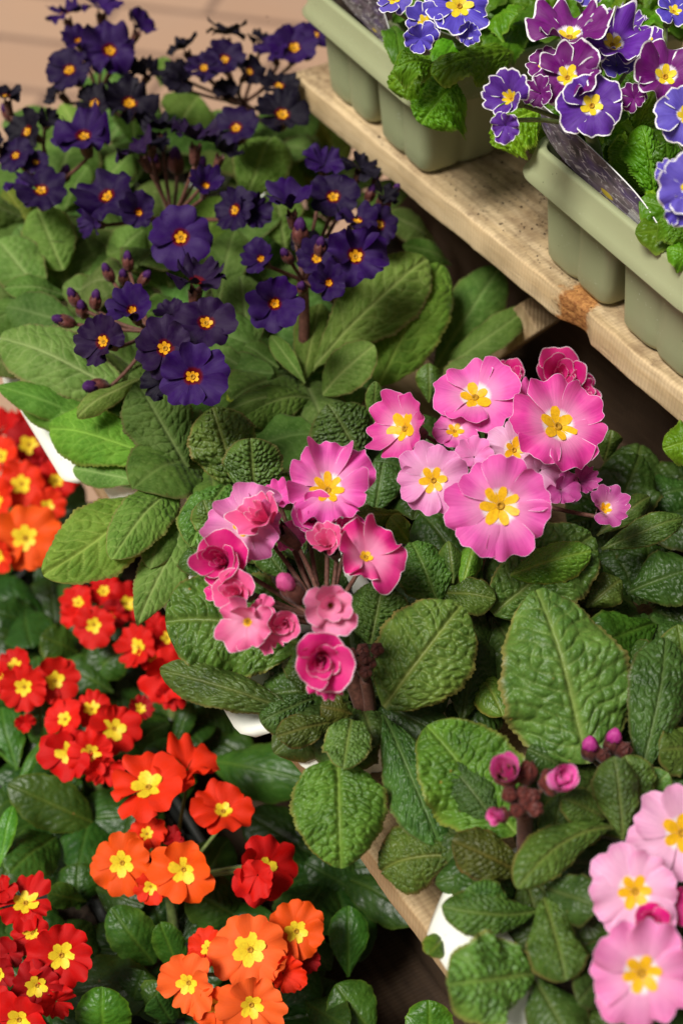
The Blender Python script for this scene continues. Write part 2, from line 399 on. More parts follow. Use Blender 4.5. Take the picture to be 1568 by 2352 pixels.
# ---------------------------------------------------------------- cell trays
def rrect(hx, hy, r, n=7, groove=0):
    """rounded rectangle, half sizes hx hy; an optional soft groove in the middle of each side"""
    pts = []
    for cx, cy, a0 in ((hx - r, hy - r, 0), (-hx + r, hy - r, 90), (-hx + r, -hy + r, 180), (hx - r, -hy + r, 270)):
        for k in range(n):
            a = R_(a0 + 90 * k / (n - 1)); pts.append((cx + r * math.cos(a), cy + r * math.sin(a)))
    out = []
    for i in range(len(pts)):
        a, b_ = np.array(pts[i]), np.array(pts[(i + 1) % len(pts)])
        L = np.linalg.norm(b_ - a)
        if i % n == n - 1:
            d = (b_ - a) / (L + 1e-12); nn = np.array([d[1], -d[0]])
            for t in np.linspace(0, 1, 13)[:-1]:
                out.append(a + (b_ - a) * t - nn * groove * math.exp(-((t - .5) / .08) ** 2))
        else: out.append(a)
    return np.array(out)
def tray(corner, ang, ne, nq, zb, H, skirt, flare, mat, label, group, pitch=.074, flange=None, soil_drop=.012, mir=1):
    """corner: near-end front corner of the body (x, y); e runs back from it, q runs away from the shelf edge"""
    e = np.array([math.sin(R_(ang)), -math.cos(R_(ang)), 0]) * mir; q = np.array([math.cos(R_(ang)), math.sin(R_(ang)), 0])
    Le, Lq = ne * pitch + .008, nq * pitch + .008
    c0 = np.array([corner[0], corner[1], 0])
    cen = c0 - e * Le / 2 + q * Lq / 2
    root = empty('plant_tray', (cen[0], cen[1], zb), label, 'plant tray', group)
    W = lambda A, z: cen + A[:, 0:1] * e + A[:, 1:2] * q + np.array([0, 0, 1.0]) * z
    ztop = zb + H
    # rim: outer skirt, rolled top, deck
    mb = MB(); R0 = []
    hx, hy = Le / 2, Lq / 2
    for off, z in ((flare + .0012, -skirt - .0006), (flare + .0016, -skirt + .0006), (flare * .8, -skirt * .75), (flare * .45, -skirt * .42), (flare * .18, -skirt * .15), (.0007, -.0018), (.0003, -.0006), (-.0004, 0), (-.0036, -.0002), (-.0042, -.0010), (-.0044, -.012)):
        R0.append(W(rrect(hx + off, hy + off, .014 + off * .6), ztop + z))
    mb.grid(np.array(R0), closed_v=True)
    # cross webs between cells (deck strips), just under the rolled edge
    for i in range(1, ne):
        s = -hx + .004 + i * pitch
        X = np.array([[cen + e * (s + a) + q * b_ + np.array([0, 0, ztop - .0012 - (0 if abs(a) < .003 else .006)]) for a in (-.0045, -.0028, .0028, .0045)] for b_ in np.linspace(-hy + .009, hy - .009, 9)])
        mb.grid(X)
    for j in range(1, nq):
        s = -hy + .004 + j * pitch
        X = np.array([[cen + q * (s + a) + e * b_ + np.array([0, 0, ztop - .0018 - (0 if abs(a) < .003 else .006)]) for a in (-.0045, -.0028, .0028, .0045)] for b_ in np.linspace(-hx + .009, hx - .009, 9)])
        mb.grid(X)
    mb.build('rim', mat, root)
    hc = pitch / 2 - .0014
    for i in range(ne):
        for j in range(nq):
            cc = cen + e * (-hx + .004 + (i + .5) * pitch) + q * (-hy + .004 + (j + .5) * pitch)
            Wc = lambda A, z: cc + A[:, 0:1] * e + A[:, 1:2] * q + np.array([0, 0, 1.0]) * z
            mb = MB(); rows = []
            for t in (0, .05, .3, .55, .8, .93, .975, 1.0):
                hh = hc * (1 - .17 * t) - (0 if t < .97 else (.0012 if t < .99 else .0035)); g_ = .0026 * min(1, t * 2 + .3)
                rows.append(Wc(rrect(hh, hh, .0072, 7, g_), ztop - .004 - t * (H - .0046)))
            I = mb.grid(np.array(rows), closed_v=True); mb.face(I[-1, :-1].tolist())
            mb.build('cell', mat, root)
            rows = []; rs = np.random.RandomState(i * 7 + j)
            for t in (1.0, .8, .6, .4, .2, .02):
                A = rrect((hc - .0035) * t, (hc - .0035) * t, .010 * t, 7, 0)
                X = Wc(A, ztop - soil_drop); X[:, 2] += rs.randn(len(X)) * .0012 + .003 * (1 - t * t); rows.append(X)
            mb = MB(); mb.grid(np.array(rows), closed_v=True); mb.build('compost', M_soil, root)
    if flange:
        f0, f1, fw, drop = flange     # carry lip along the front side
        ns = 25; s = np.linspace(-hx + f0, hx - f1, ns); t = np.linspace(0, 1, 7)
        X = np.zeros((ns, 7, 3))
        for a in range(ns):
            u = (a / (ns - 1) - .5) * 2; ext = fw * (1 - max(0, abs(u) - .86) ** 2 * 14)
            for b_ in range(7):
                sl = s[a] - np.sign(u) * 0
                X[a, b_] = cen + e * (sl + (0.014 * u * (1 - t[b_]) if abs(u) > .8 else 0.014 * u * (1 - t[b_]))) - q * (hy - .003 + t[b_] * ext) + np.array([0, 0, ztop - .0005 - drop * t[b_] ** 1.6])
        mb = MB(); mb.grid(X); o = mb.build('lip', mat, root)
        so_ = o.modifiers.new('thick', 'SOLIDIFY'); so_.thickness = .0011
    return root, e, q, cen
ztU = UZ + .076
cb = P(1172, 382, ztU - .018)            # far front corner of the second upper tray
# the builder takes the near corner: step two pitches towards the viewer
def near(c, ang, ne, pitch): 
    e = np.array([math.sin(R_(ang)), -math.cos(R_(ang)), 0]); q = np.array([math.cos(R_(ang)), math.sin(R_(ang)), 0])
    return c + e * (ne * pitch + .008 + .0) + q * .006 + e * .006
tray(near(cb, 28.5, 2, .074), 28.5, 2, 3, UZ + .0005, .0755, .018, .0045, M_sage, 'sage green cell tray at the right edge, holding the purple laced primroses', 'cell trays of plants')
ca = P(672, 16, ztU - .018)
tray(near(ca, 29, 2, .070), 29, 2, 3, UZ + .0005, .0755, .018, .0045, M_sage, 'sage green cell tray at the far end of the upper plank, with blue laced primroses', 'cell trays of plants', pitch=.070)
c2 = P(722, 1768, .052)
HM = .062
lab = {1: 'cream plastic tray under the broad leaves of the dark violet primroses', 2: 'cream plastic tray under the pink primrose with rose shaped blooms', 3: 'cream plastic tray in the lower right under the pale pink primroses'}
tray(c2, 28, 2, 2, .0005, HM, .014, .003, M_cream, lab[2], 'cell trays of plants', flange=(.004, .032, .027, .010))
c1 = P(288, 1163, .052)
tray(c1, 29, 2, 2, .0005, HM, .014, .003, M_cream, lab[1], 'cell trays of plants', flange=(.004, .032, .027, .010))
c3f = P(1010, 2030, .052)
tray(near(c3f, 29, 2, .074), 29, 2, 2, .0005, HM, .014, .003, M_cream, lab[3], 'cell trays of plants', flange=(.008, .004, .029, .010))
# two more trays further back on the middle shelf carry the far violet plants
c0 = c1 - E_ * .20
tray(c0, 31, 2, 3, .0005, HM, .014, .003, M_cream, 'plastic tray farthest back on the middle shelf, hidden under violet primroses', 'cell trays of plants')
c00 = c0 - E_ * .18
# black trays on the lower shelf
k = 0
for (s, q_) in ((-.42, .07), (-.25, .06), (-.08, .07), (.09, .06)):
    cc = MF + E_ * s - Q_ * (.02 + q_ + .17)
    k += 1
    tray(cc[:2], 32, 2, 3, LZ + .0005, .06, .012, .002, M_black,
         ['black tray of the far left orange red primroses', 'black tray below the small red primrose clusters at the left',
          'black tray under the vermilion primroses on the lower shelf', 'black tray under the orange primroses at the bottom'][k - 1], 'cell trays of plants')

# ---------------------------------------------------------------- leaves
LK = {'v': dict(puff=.0009, nl=11, mc=4.0, cren=.020, cup=-.10, ruf=.05),
      'p': dict(puff=.0016, nl=13, mc=5.2, cren=.016, cup=-.17, ruf=.10),
      'u': dict(puff=.0018, nl=10, mc=4.2, cren=.045, cup=-.22, ruf=.20),
      'r': dict(puff=.0007, nl=9, mc=4.0, cren=.012, cup=-.12, ruf=.05)}
LEAFN = [0]
def leaf(parent, B, T, wid, kind='v', arch=.14, cup=None, ruf=None, tilt=0.0, curl=.0, tint=(1, 1, 1), shape='ob', sweep=0.0, hero=False, seed=None, up=.45, pet=.10):
    LEAFN[0] += 1
    rs = np.random.RandomState(seed if seed is not None else LEAFN[0] * 13 + 5)
    K = LK[kind]; cup = K['cup'] if cup is None else cup; ruf = K['ruf'] * rs.uniform(.7, 1.8) if ruf is None else ruf; cup = cup * rs.uniform(.5, 1.7)
    B = np.array(B); T = np.array(T); D = T - B; L = np.linalg.norm(D); D = D / L
    Nn = nrm(BCK * .75 + np.array([0, 0, up]) + RGT * tilt); Nn = nrm(Nn - D * np.dot(Nn, D)); S = np.cross(D, Nn)
    nu, nv = (110, 73) if hero else (56, 37)
    u = np.linspace(0, 1, nu)[:, None]; v = np.linspace(-1, 1, nv)[None, :]
    ctrl = (B + T) / 2 + Nn * arch * L + S * sweep * L
    c = (1 - u) ** 2 * B + 2 * u * (1 - u) * ctrl + u * u * T
    tg = 2 * (1 - u) * (ctrl - B) + 2 * u * (T - ctrl); tg /= np.linalg.norm(tg, axis=1)[:, None]
    nr = Nn - tg * (tg @ Nn)[:, None]; nr /= np.linalg.norm(nr, axis=1)[:, None]; sd_ = np.cross(tg, nr)
    if shape == 'ob': pr = np.sin(np.pi * np.clip(u, 0, 1) ** 1.45) ** .62
    elif shape == 'round': pr = np.sin(np.pi * u ** 1.1) ** .52
    elif shape == 'point': pr = np.sin(np.pi * u ** .95) ** .85
    else: pr = np.sin(np.pi * u ** .8) ** .6
    pr = np.maximum(pr, .10 * (u < pet + .2)) if pet > 0 else pr
    pr[-1] = .02
    ph = rs.rand(12) * 6.28
    hw = wid / 2 * pr
    asym = 1 + .05 * np.sin(3 * u + ph[0])
    side = np.sign(v)
    cr = 1 + (K['cren'] * np.sin(2 * np.pi * u * 27 + 1.2 * np.sin(9 * u + ph[1]) + side * 1.1) + (.045 if kind == 'u' else .022) * np.sin(2 * np.pi * u * 5.3 + ph[2] + side * ph[3]) + .012 * np.sin(2 * np.pi * u * 11 + ph[4] * side)) * np.abs(v) ** 6
    vv = v * hw * asym * cr
    # vein phases
    nl = K['nl'] * rs.uniform(.9, 1.1)
    hs_ = wid * .5
    av = np.abs(v) * pr
    a = u * nl - av * 2.3 + .35 * np.sin(5 * av + ph[5] + side) * av + .12 * np.sin(2 * np.pi * (v * 1.3 + u * 2.2) + ph[6]) + (side > 0) * .5
    fa = a - np.floor(a); row = np.floor(a)
    hsh = np.modf(np.abs(np.sin(row * 12.9898 + side * 4.1 + ph[7])) * 43758.5453)[0]
    bq = av * K['mc'] * (1 + .25 * hsh) + hsh * 3 + .25 * np.sin(6.28 * fa + hsh * 6)
    fb = bq - np.floor(bq)
    cellr = np.modf(np.abs(np.sin(np.floor(bq) * 7.13 + row * 3.7)) * 9731.77)[0]
    puff = (1 - np.abs(2 * fa - 1) ** 2.6) * (.45 + .55 * (1 - np.abs(2 * fb - 1) ** 2.6)) * (.7 + .5 * cellr)
    def hx_(i, j, k): return np.modf(np.abs(np.sin(i * 127.1 + j * 311.7 + k * 74.7 + ph[7] * 10)) * 43758.5453)[0]
    wa = a * .9 + .22 * np.sin(av * 9 + ph[5]); wb = av * K['mc'] + (side > 0) * 40 + .3 * np.sin(a * 1.9 + ph[6])
    f1 = np.full(a.shape, 9.0); f2 = np.full(a.shape, 9.0); ia, ib = np.floor(wa), np.floor(wb)
    for di in (-1, 0, 1):
        for dj in (-1, 0, 1):
            px_ = ia + di + hx_(ia + di, ib + dj, 1); py_ = ib + dj + hx_(ia + di, ib + dj, 2)
            dd = np.sqrt(((wa - px_) * 1.15) ** 2 + (wb - py_) ** 2)
            f2 = np.minimum(f2, np.maximum(f1, dd)); f1 = np.minimum(f1, dd)
    wp = np.clip((f2 - f1) / .42, 0, 1); wp = wp * wp * (3 - 2 * wp) * (1 - .35 * f1)
    puff = puff * .62 + wp * .68
    mid_ = np.exp(-(vv / (wid * .018 + .0005)) ** 2)
    lat = np.exp(-((.5 - np.abs(fa - .5)) / .055) ** 2) * np.clip(1 - av * .7, 0, 1)
    crs = np.exp(-((.5 - np.abs(fb - .5)) / .05) ** 2) * .35
    vein = np.clip(np.maximum(mid_ * np.clip(1.45 - u * .9, .3, 1), np.maximum(lat * .75, (1 - np.clip((f2 - f1) / .12, 0, 1)) * .32)), 0, 1)
    puff = puff * (1 - mid_) * np.clip((1 - np.abs(v)) * 7, 0, 1) ** .6 * np.clip(u * 8, 0, 1)
    amp = K['puff'] * min(1.25, wid / .035) * (1.25 if hero else 1)
    off = cup * wid * .9 * np.abs(v) ** 1.7 * pr
    off = off + ruf * wid * np.abs(v) ** 2.2 * pr * (np.sin(2 * np.pi * (1.6 * u) + ph[8] + side * ph[9]) * .6 + .45 * np.sin(2 * np.pi * 3.7 * u + side * ph[10]))
    off = off + amp * puff - mid_ * wid * .018
    roll_ = rs.uniform(-.02, .20, 2) * {'p': 1.8, 'u': 1.8}.get(kind, .8)
    off = off - np.where(v > 0, roll_[0], roll_[1]) * wid * np.clip(np.abs(v) - .45, 0, 1) ** 1.8 * 3.0 * pr * (.55 + .45 * np.sin(2 * np.pi * 1.3 * u + ph[3] + side * ph[2]))
    curl = curl + (rs.uniform(0, .14) if kind in 'pu' else rs.uniform(0, .08))
    off = off - curl * L * (np.clip(u - .62, 0, 1) / .38) ** 2
    off = off + .02 * L * np.sin(5 * u + ph[11]) * v + .022 * L * np.sin(2 * np.pi * 1.15 * u + ph[9]) * np.sin(np.pi * u)
    X = c[:, None, :] + sd_[:, None, :] * vv[:, :, None] + nr[:, None, :] * off[:, :, None]
    UV = np.stack([vv + ph[0], u * L + 0 * v + ph[1]], -1)
    # shallow nibbled tears on some leaves would need cuts; the wavy outline is enough here
    mb = MB(); mb.grid(X, attrs={'vein': vein, 'edge': np.broadcast_to(np.maximum(np.abs(v), u ** 3 * .9), vein.shape).copy()}, uv=UV)
    j = rs.uniform(.9, 1.1, 3)
    return mb.build('leaf', LM[kind], parent, org=B, color=tuple(np.array(tint) * j))

def LF_(parent, rows, kind, **kw):
    for r in rows:
        bx, by, bz, tx, ty, tz, wd = r[:7]; o = dict(kw)
        if len(r) > 7: o.update(r[7])
        B = P(bx, by, bz); T = P(tx, ty, tz)
        leaf(parent, B, T, px2m(wd, (B + T) / 2), kind, **o)

# ---------------------------------------------------------------- flowers
def whorl(mb, Rr, n_, a0, a1, W, rot, rs, ruf=.05, notch=.10, r0=.04, nu=15, nv=15, vmax=None, lift=0.0, pin=.05, jit=1.0, eye=False, foldc=.0, nohalo=False, lob=(.42, 1.4)):
    """n_ petals; a0,a1: elevation angle at heart and rim; adds grids to mb in local flower space (z = facing)"""
    for k in range(n_):
        th0 = rot + 2 * np.pi * k / n_ + rs.randn() * .07 * jit
        sc = 1 + rs.randn() * .06 * jit; e1 = a1 + rs.randn() * 15 * jit; ph = rs.rand(4) * 6.28; rf = ruf * rs.uniform(.6, 1.5); fo = 0 if eye else rs.uniform(.015, .06); bw = 0 if eye else rs.uniform(-.05, .16)
        u = np.linspace(-1, 1, nu)[:, None]; t = np.linspace(0, 1, nv)[None, :]
        tip = 1 - .20 * np.abs(u) ** 3.2 - notch * np.exp(-(u / .20) ** 2) + .012 * np.sin(u * 17 + ph[0]) + .015 * np.sin(u * 7 + ph[2])
        if eye:
            vm = vmax * (1 - lob[0] * np.abs(u) ** lob[1] - .12 * np.exp(-(u / .16) ** 2)) * (1 + rs.randn() * .08)
            v = t * vm
        else: v = t * np.ones_like(u)
        r_ = v * tip if not eye else v
        # integrate the elevation curve
        ts = np.linspace(0, 1, 41); al = np.radians(a0 + (e1 - a0) * ts ** 1.1)
        ca = np.concatenate([[0], np.cumsum(np.cos((al[1:] + al[:-1]) / 2)) / 40]); sa = np.concatenate([[0], np.cumsum(np.sin((al[1:] + al[:-1]) / 2)) / 40])
        rho = np.interp(r_, ts, ca) ; zz = np.interp(r_, ts, sa)
        aw = np.pi / n_ * W * (.80 + .25 * np.sin(np.clip(v, 0, 1) * 2.4)) 
        ang = th0 + u * aw
        rad = (r0 + rho * (1 - r0)) * Rr * sc
        z = zz * Rr * sc + Rr * (pin * u * np.clip(v * 2, 0, 1) + rf * np.sin(2.6 * u + ph[1]) * v ** 2.5 + rf * .75 * np.sin(7 * u + ph[2]) * v ** 4 - (foldc + fo) * np.exp(-(u / .30) ** 2) * v ** 1.5 * (1 - .3 * v) - bw * np.abs(u) ** 2.2 * v + (0 if eye else .05) * u * np.sin(v * 5 + ph[0]) * v ** 2) + lift * Rr
        X = np.stack([np.cos(ang) * rad, np.sin(ang) * rad, z + 0 * u], -1)
        ed = np.minimum((1 - v) * np.ones_like(u), (1 - np.abs(u)) * aw * np.clip(v, .05, 1) + np.clip(.62 - v, 0, 1) * .35)
        mb.grid(X, attrs={'rad': r_ + 0 * u + (.5 if nohalo else 0), 'edge': ed}, uv=np.stack([u * .5 + k * 1.7 + ph[3] + 0 * v, v + k * 3.1 + 0 * u], -1))
def place(mb, org, n_, roll=0.0):
    n_ = nrm(n_); x = nrm(np.cross([.31, .95, .1], n_)); y = np.cross(n_, x)
    c_, s_ = math.cos(roll), math.sin(roll); x, y = c_ * x + s_ * y, -s_ * x + c_ * y
    mb.v = [a[:, 0:1] * x + a[:, 1:2] * y + a[:, 2:3] * n_ + org for a in mb.v]
FN = [0]
def flower(parent, x, y, z, dia, nx, ny, col, style='open', mat='pink', hub=None, n_=None, eye=None, stalk=True, cal='b', W=None):
    FN[0] += 1; rs = np.random.RandomState(FN[0] * 7 + 3)
    c = P(x, y, z); Rr = px2m(dia, c) / 2 * (1.27 if style in ('rose', 'bell') else 1.06 if mat == 'dark' else 1.02 if mat == 'red' else 1.0)
    nz = math.sqrt(max(.0, 1 - nx * nx - ny * ny)); nn = nrm(nx * RGT + ny * UPV + nz * BCK)
    roll = rs.rand() * 6.28
    if eye is None: eye = {'pink': .42, 'red': .41, 'dark': .19, 'lace': .38, 'rose': .16}[mat]
    if style == 'rose': eye = 0
    nh = dict(nohalo=not eye)
    n_ = n_ or (6 if rs.rand() < .35 else 5)
    mb = MB(); ew = .34; e0 = (30, 0)
    if style == 'open':
        e0 = (30, rs.uniform(-12, 12)); whorl(mb, Rr * 1.03, n_, *e0, W or 1.22, roll, rs, **nh, ruf=.085, nu=19, nv=19)
    elif style == 'flat':
        e0 = (24, -10); whorl(mb, Rr * 1.03, n_, *e0, W or 1.32, roll, rs, **nh, ruf=.095, nu=23, nv=21)
    elif style == 'ruffle':
        e0 = (38, 5); whorl(mb, Rr * 1.1, n_, *e0, W or 1.35, roll, rs, **nh, ruf=.21, nu=27, nv=23, jit=1.5)
    elif style == 'cup':
        e0 = (62, 24); whorl(mb, Rr * 1.30, n_, *e0, W or 1.30, roll, rs, **nh, ruf=.07, nu=19, nv=19)
    elif style == 'bell':
        e0 = (68, 34); whorl(mb, Rr * 1.40, 4, *e0, W or 1.35, roll, rs, **nh, ruf=.10, nu=27, nv=21)
        whorl(mb, Rr * 1.1, 3, 78, 58, 1.40, roll + .6, rs, **nh, ruf=.10, nu=17, nv=17, lift=.05)
    elif style == 'rose':
        e0 = (58, 14); whorl(mb, Rr * 1.25, 3, 66, 22, 1.30, roll, rs, **nh, ruf=.10, nu=29, nv=21, lift=-.05, pin=.14, notch=.05, r0=.06)
        whorl(mb, Rr * 1.05, 3, 78, 52, 1.45, roll + .9, rs, **nh, ruf=.10, nu=27, nv=19, lift=.0, pin=.16, notch=.05, r0=.10)
        whorl(mb, Rr * .80, 2, 86, 74, 1.35, roll + .2, rs, **nh, ruf=.10, nu=27, nv=17, lift=.10, pin=.20, notch=.04, r0=.12)
        whorl(mb, Rr * .62, 2, 92, 90, 1.3, roll + 1.3, rs, **nh, ruf=.08, nu=21, nv=13, lift=.22, pin=.2, notch=.03, r0=.10)
    elif style == 'side':
        e0 = (34, 12); whorl(mb, Rr * 1.08, n_, *e0, W or 1.22, roll, rs, **nh, ruf=.12, nu=19, nv=17, jit=1.6)
    place(mb, c, nn, 0)
    vj = rs.uniform(.72, 1.12) if mat == 'dark' else rs.uniform(.88, 1.05)
    f = mb.build('flower', PM[mat], parent, org=c, color=tuple(min(.95, q_ * vj) for q_ in col))
    if eye:
        rs2 = np.random.RandomState(FN[0] * 7 + 3); rs2.rand(); 
        me_ = MB(); whorl(me_, Rr * (1.3 if style == 'cup' else 1.45 if style == 'bell' else 1.05), n_, *e0, 1.10, roll, rs2, ruf=0, notch=0, nu=11, nv=7, vmax=eye * rs.uniform(.88, 1.1), lift=.022, pin=0, jit=0, eye=True, lob=(.56, 1.15) if mat in ('pink', 'lace') else (.42, 1.3))
        place(me_, c, nn, 0)
        ecol = {'dark': (1, .85, .8), 'red': (1, 1, 1), 'lace': (1, 1, 1)}.get(mat, (1, 1, 1))
        me_.build('eye', M_eyel if mat in ('red', 'lace') else M_eye, f, org=c, color=ecol)
        if dia > 75:
            mt = MB(); rt = Rr * .085; a = np.linspace(0, 2 * np.pi, 15)[:-1]; rows = []
            for ro, zo in ((1.0, 0), (.95, .5), (.65, .62), (.45, .2), (.2, -.2), (.02, -.25)):
                rows.append(np.stack([np.cos(a) * rt * ro, np.sin(a) * rt * ro, np.full_like(a, rt * zo + Rr * .032)], -1))
            mt.grid(np.array(rows), closed_v=True); place(mt, c, nn, 0); mt.build('throat', M_throat, f, org=c)
    # calyx behind the petals
    mc = MB(); a = np.arange(20) / 20 * 2 * np.pi; rows = []; Lc = Rr * (.95 if style in ('open', 'flat', 'ruffle', 'side', 'cup') else 1.15); Lc = max(Lc, .008); Lc = min(Lc, .017)
    rc = min(max(Rr * .2, .0026), .0048)
    if style in ('rose', 'bell'): Lc *= 1.35; rc *= 1.25
    teeth = .5 + .5 * np.cos(5 * a)
    for t, ro in ((0, .35), (.08, .75), (.3, .95), (.6, 1.05), (.85, 1.15), (1.0, 1.25)):
        rr = rc * ro * (1 + .10 * np.cos(5 * a)); zz = -Lc + Lc * .92 * t - (t > .8) * (1 - teeth) * Lc * .28 * (t - .8) / .2
        rows.append(np.stack([np.cos(a) * rr, np.sin(a) * rr, zz], -1))
    mc.grid(np.array(rows), closed_v=True); place(mc, c, nn, 0)
    mc.build('calyx', M_calb if cal == 'b' else M_calg, f, org=c)
    if hub is not None and stalk:
        A = c - nn * Lc * .97; H_ = np.array(hub)
        mdl = (A + H_) / 2 - nn * np.linalg.norm(A - H_) * .22 + np.array([0, 0, .002])
        ms = MB(); tube(ms, bez(A, mdl, H_, 9), np.linspace(.00115, .0014, 9), 7); ms.build('stalk', M_stemb if cal == 'b' else M_stemg, f, org=c)
    return f
def bud(parent, x, y, z, dia, nx, ny, col=(.55, .03, .22), hub=None, openness=.25, cal='b', length=1.0, calcol=None):
    """a closed bud: ribbed calyx with a furled tip of petals"""
    FN[0] += 1; rs = np.random.RandomState(FN[0] * 7 + 3)
    c = P(x, y, z); r = px2m(dia, c) / 2; nz = math.sqrt(max(0, 1 - nx * nx - ny * ny)); nn = nrm(nx * RGT + ny * UPV + nz * BCK)
    a = np.arange(25) / 25 * 2 * np.pi; rows = []
    Lc = r * 2.1 * length
    for t, ro in ((0, .3), (.06, .62), (.2, .88), (.45, 1.0), (.7, .96), (.86, .78), (1.0, .40 + openness * .5)) + (((1.04, .04),) if openness == 0 else ()):
        teeth = (.5 + .5 * np.cos(5 * a)); rr = r * ro * (1 + .10 * np.cos(5 * a)); zz = -Lc * .55 + Lc * t - (t > .85) * (1 - teeth) * Lc * .16
        rows.append(np.stack([np.cos(a) * rr, np.sin(a) * rr, zz], -1))
    mc = MB(); mc.grid(np.array(rows), closed_v=True); place(mc, c, nn, 0)
    o = mc.build('bud', M_calb if cal == 'b' else M_calg, parent, org=c, color=calcol or (1, 1, 1))
    if openness > .5:
        mp = MB(); q = r * 1.65; rr0 = np.random.RandomState(FN[0])
        whorl(mp, q * 1.15, 3, 84, 62, 1.4, 0.3, rr0, ruf=.06, nu=21, nv=13, lift=.0, pin=.16, r0=.38, notch=.03)
        whorl(mp, q * 1.2, 2, 88, 86, 1.4, 1.0, rr0, ruf=.06, nu=21, nv=13, lift=.05, pin=.16, r0=.24, notch=.03)
        whorl(mp, q * 1.1, 2, 92, 92, 1.4, .2, rr0, ruf=.06, nu=15, nv=13, lift=.15, pin=.16, r0=.12, notch=.03)
        place(mp, c + nn * Lc * .12, nn, 0); mp.build('petals', PM['rose'], o, org=c, color=col)
    elif openness > 0:
        mp = MB(); rows = []
        Rt = r * (.55 + openness * .75); top = Lc * .45 + r * (.5 + openness)
        for j, (t, ro) in enumerate(((0, .55), (.3, .9), (.6, .85), (.85, .58), (1.0, .32), (.97, .04))):
            aa = a + t * 1.4; rr = Rt * ro * (1 + .30 * ((aa * 3 / (2 * np.pi)) % 1.0))
            rows.append(np.stack([np.cos(aa) * rr, np.sin(aa) * rr, np.full_like(a, Lc * .1 + (top - Lc * .1) * t)], -1))
        mp.grid(np.array(rows), closed_v=True, attrs={'rad': np.full((6, 25), .8), 'edge': np.full((6, 25), .5)}, uv=np.stack(np.meshgrid(np.linspace(0, 1, 6), np.linspace(0, 3, 25), indexing='ij'), -1))
        place(mp, c, nn, 0); mp.build('petals', PM['rose' if cal == 'b' and col[0] > .2 else 'dark'], o, org=c, color=col)
    if hub is not None:
        A = c - nn * Lc * .52; H_ = np.array(hub); mdl = (A + H_) / 2 - nn * np.linalg.norm(A - H_) * .2
        ms = MB(); tube(ms, bez(A, mdl, H_, 8), .0012, 7); ms.build('stalk', M_stemb if cal == 'b' else M_stemg, o, org=c)
    return o
def stem(parent, a, b_, r, cal='b', bow=.05):
    a = np.array(a); b_ = np.array(b_); md = (a + b_) / 2 + RGT * bow * np.linalg.norm(a - b_)
    ms = MB(); tube(ms, bez(a, md, b_, 12), np.linspace(r * 1.15, r, 12), 10); ms.build('stem', M_stemb if cal == 'b' else M_stemg, parent, org=a)
def fill(parent, kind, base, n_, lo, hi, wlo, whi, zt, seed, tint=(.8, .8, .8), zlo=0.0, cen=0, spread=360, **kw):  # tint puts the shade among the lower leaves into their colour
    """rosette of lower leaves round the crown of a plant"""
    rs = np.random.RandomState(seed); base = np.array(base)
    for i in range(n_):
        a = R_(cen + (i + rs.uniform(-.3, .3)) / n_ * spread); L = rs.uniform(lo, hi)
        T = base + np.array([math.cos(a) * L, math.sin(a) * L, rs.uniform(zlo, zt)])
        leaf(parent, base + np.array([math.cos(a), math.sin(a), 0]) * .004, T, rs.uniform(wlo, whi), kind, arch=rs.uniform(.12, .3), tint=tint, seed=seed * 31 + i, up=1.2, **kw)

# ---------------------------------------------------------------- plants: dark violet primroses on the middle shelf
DV = (.013, .0016, .042); DVb = (.024, .0032, .078); DK = (.0035, .0014, .010); DVp = (.016, .0028, .036)
GV = 'dark violet primroses'
def FL(parent, rows, mat, hub, cols, cal='b', z0=.15, **kw):
    for r in rows:
        x, y, d, nx, ny, ci, stl = r[:7]; dz = r[7] if len(r) > 7 else 0; o = dict(kw)
        if len(r) > 8: o.update(r[8])
        c = cols[ci]
        flower(parent, x, y, z0 + dz, d, nx, ny, c, stl, mat, hub, cal=cal, **o)
vc = [DV, DVb, DK, DVp]
def vplant(label, bx, by, hx, hy, hz, flowers, buds=(), seed=1, nf=9, z0=.15, tint=(.8, .85, .8), lo=.05, hi=.085):
    base = P(bx, by, .062); p_ = empty('primrose_plant', base, label, 'primrose', GV)
    hub = P(hx, hy, hz)
    stem(p_, base, hub, .0034)
    FL(p_, flowers, 'dark', hub, vc, z0=z0)
    for b_ in buds: bud(p_, *b_[:6], col=(.06, .012, .10), hub=hub, openness=.25, calcol=(1.1, .9, 1.0), length=1.5)
    fill(p_, 'v', base, nf, lo, hi, .034, .052, .045, seed, tint, .0)
    return p_
p1 = vplant('tall dark violet primrose at the top left against the brick paving', 240, 330, 225, 215, .118, [
    (150, 35, 88, -.35, .80, 1, 'side', .02), (232, 20, 100, 0, .82, 1, 'side', .022, dict(eye=0)), (181, 98, 66, -.1, .3, 1, 'cup', .012), (253, 120, 125, .1, .25, 1, 'ruffle', .014),
    (320, 66, 84, .5, .6, 1, 'side', .018, dict(eye=0)), (162, 164, 112, -.2, .3, 0, 'open', .008), (298, 241, 118, .1, .35, 2, 'ruffle', -.004), (219, 241, 92, -.2, .3, 2, 'open', -.008),
    (345, 168, 74, .6, .55, 2, 'side', -.002, dict(eye=0)), (135, 212, 74, -.55, .5, 2, 'side', -.008, dict(eye=0)), (300, 165, 80, .2, .6, 2, 'side', 0, dict(eye=0))], seed=11)
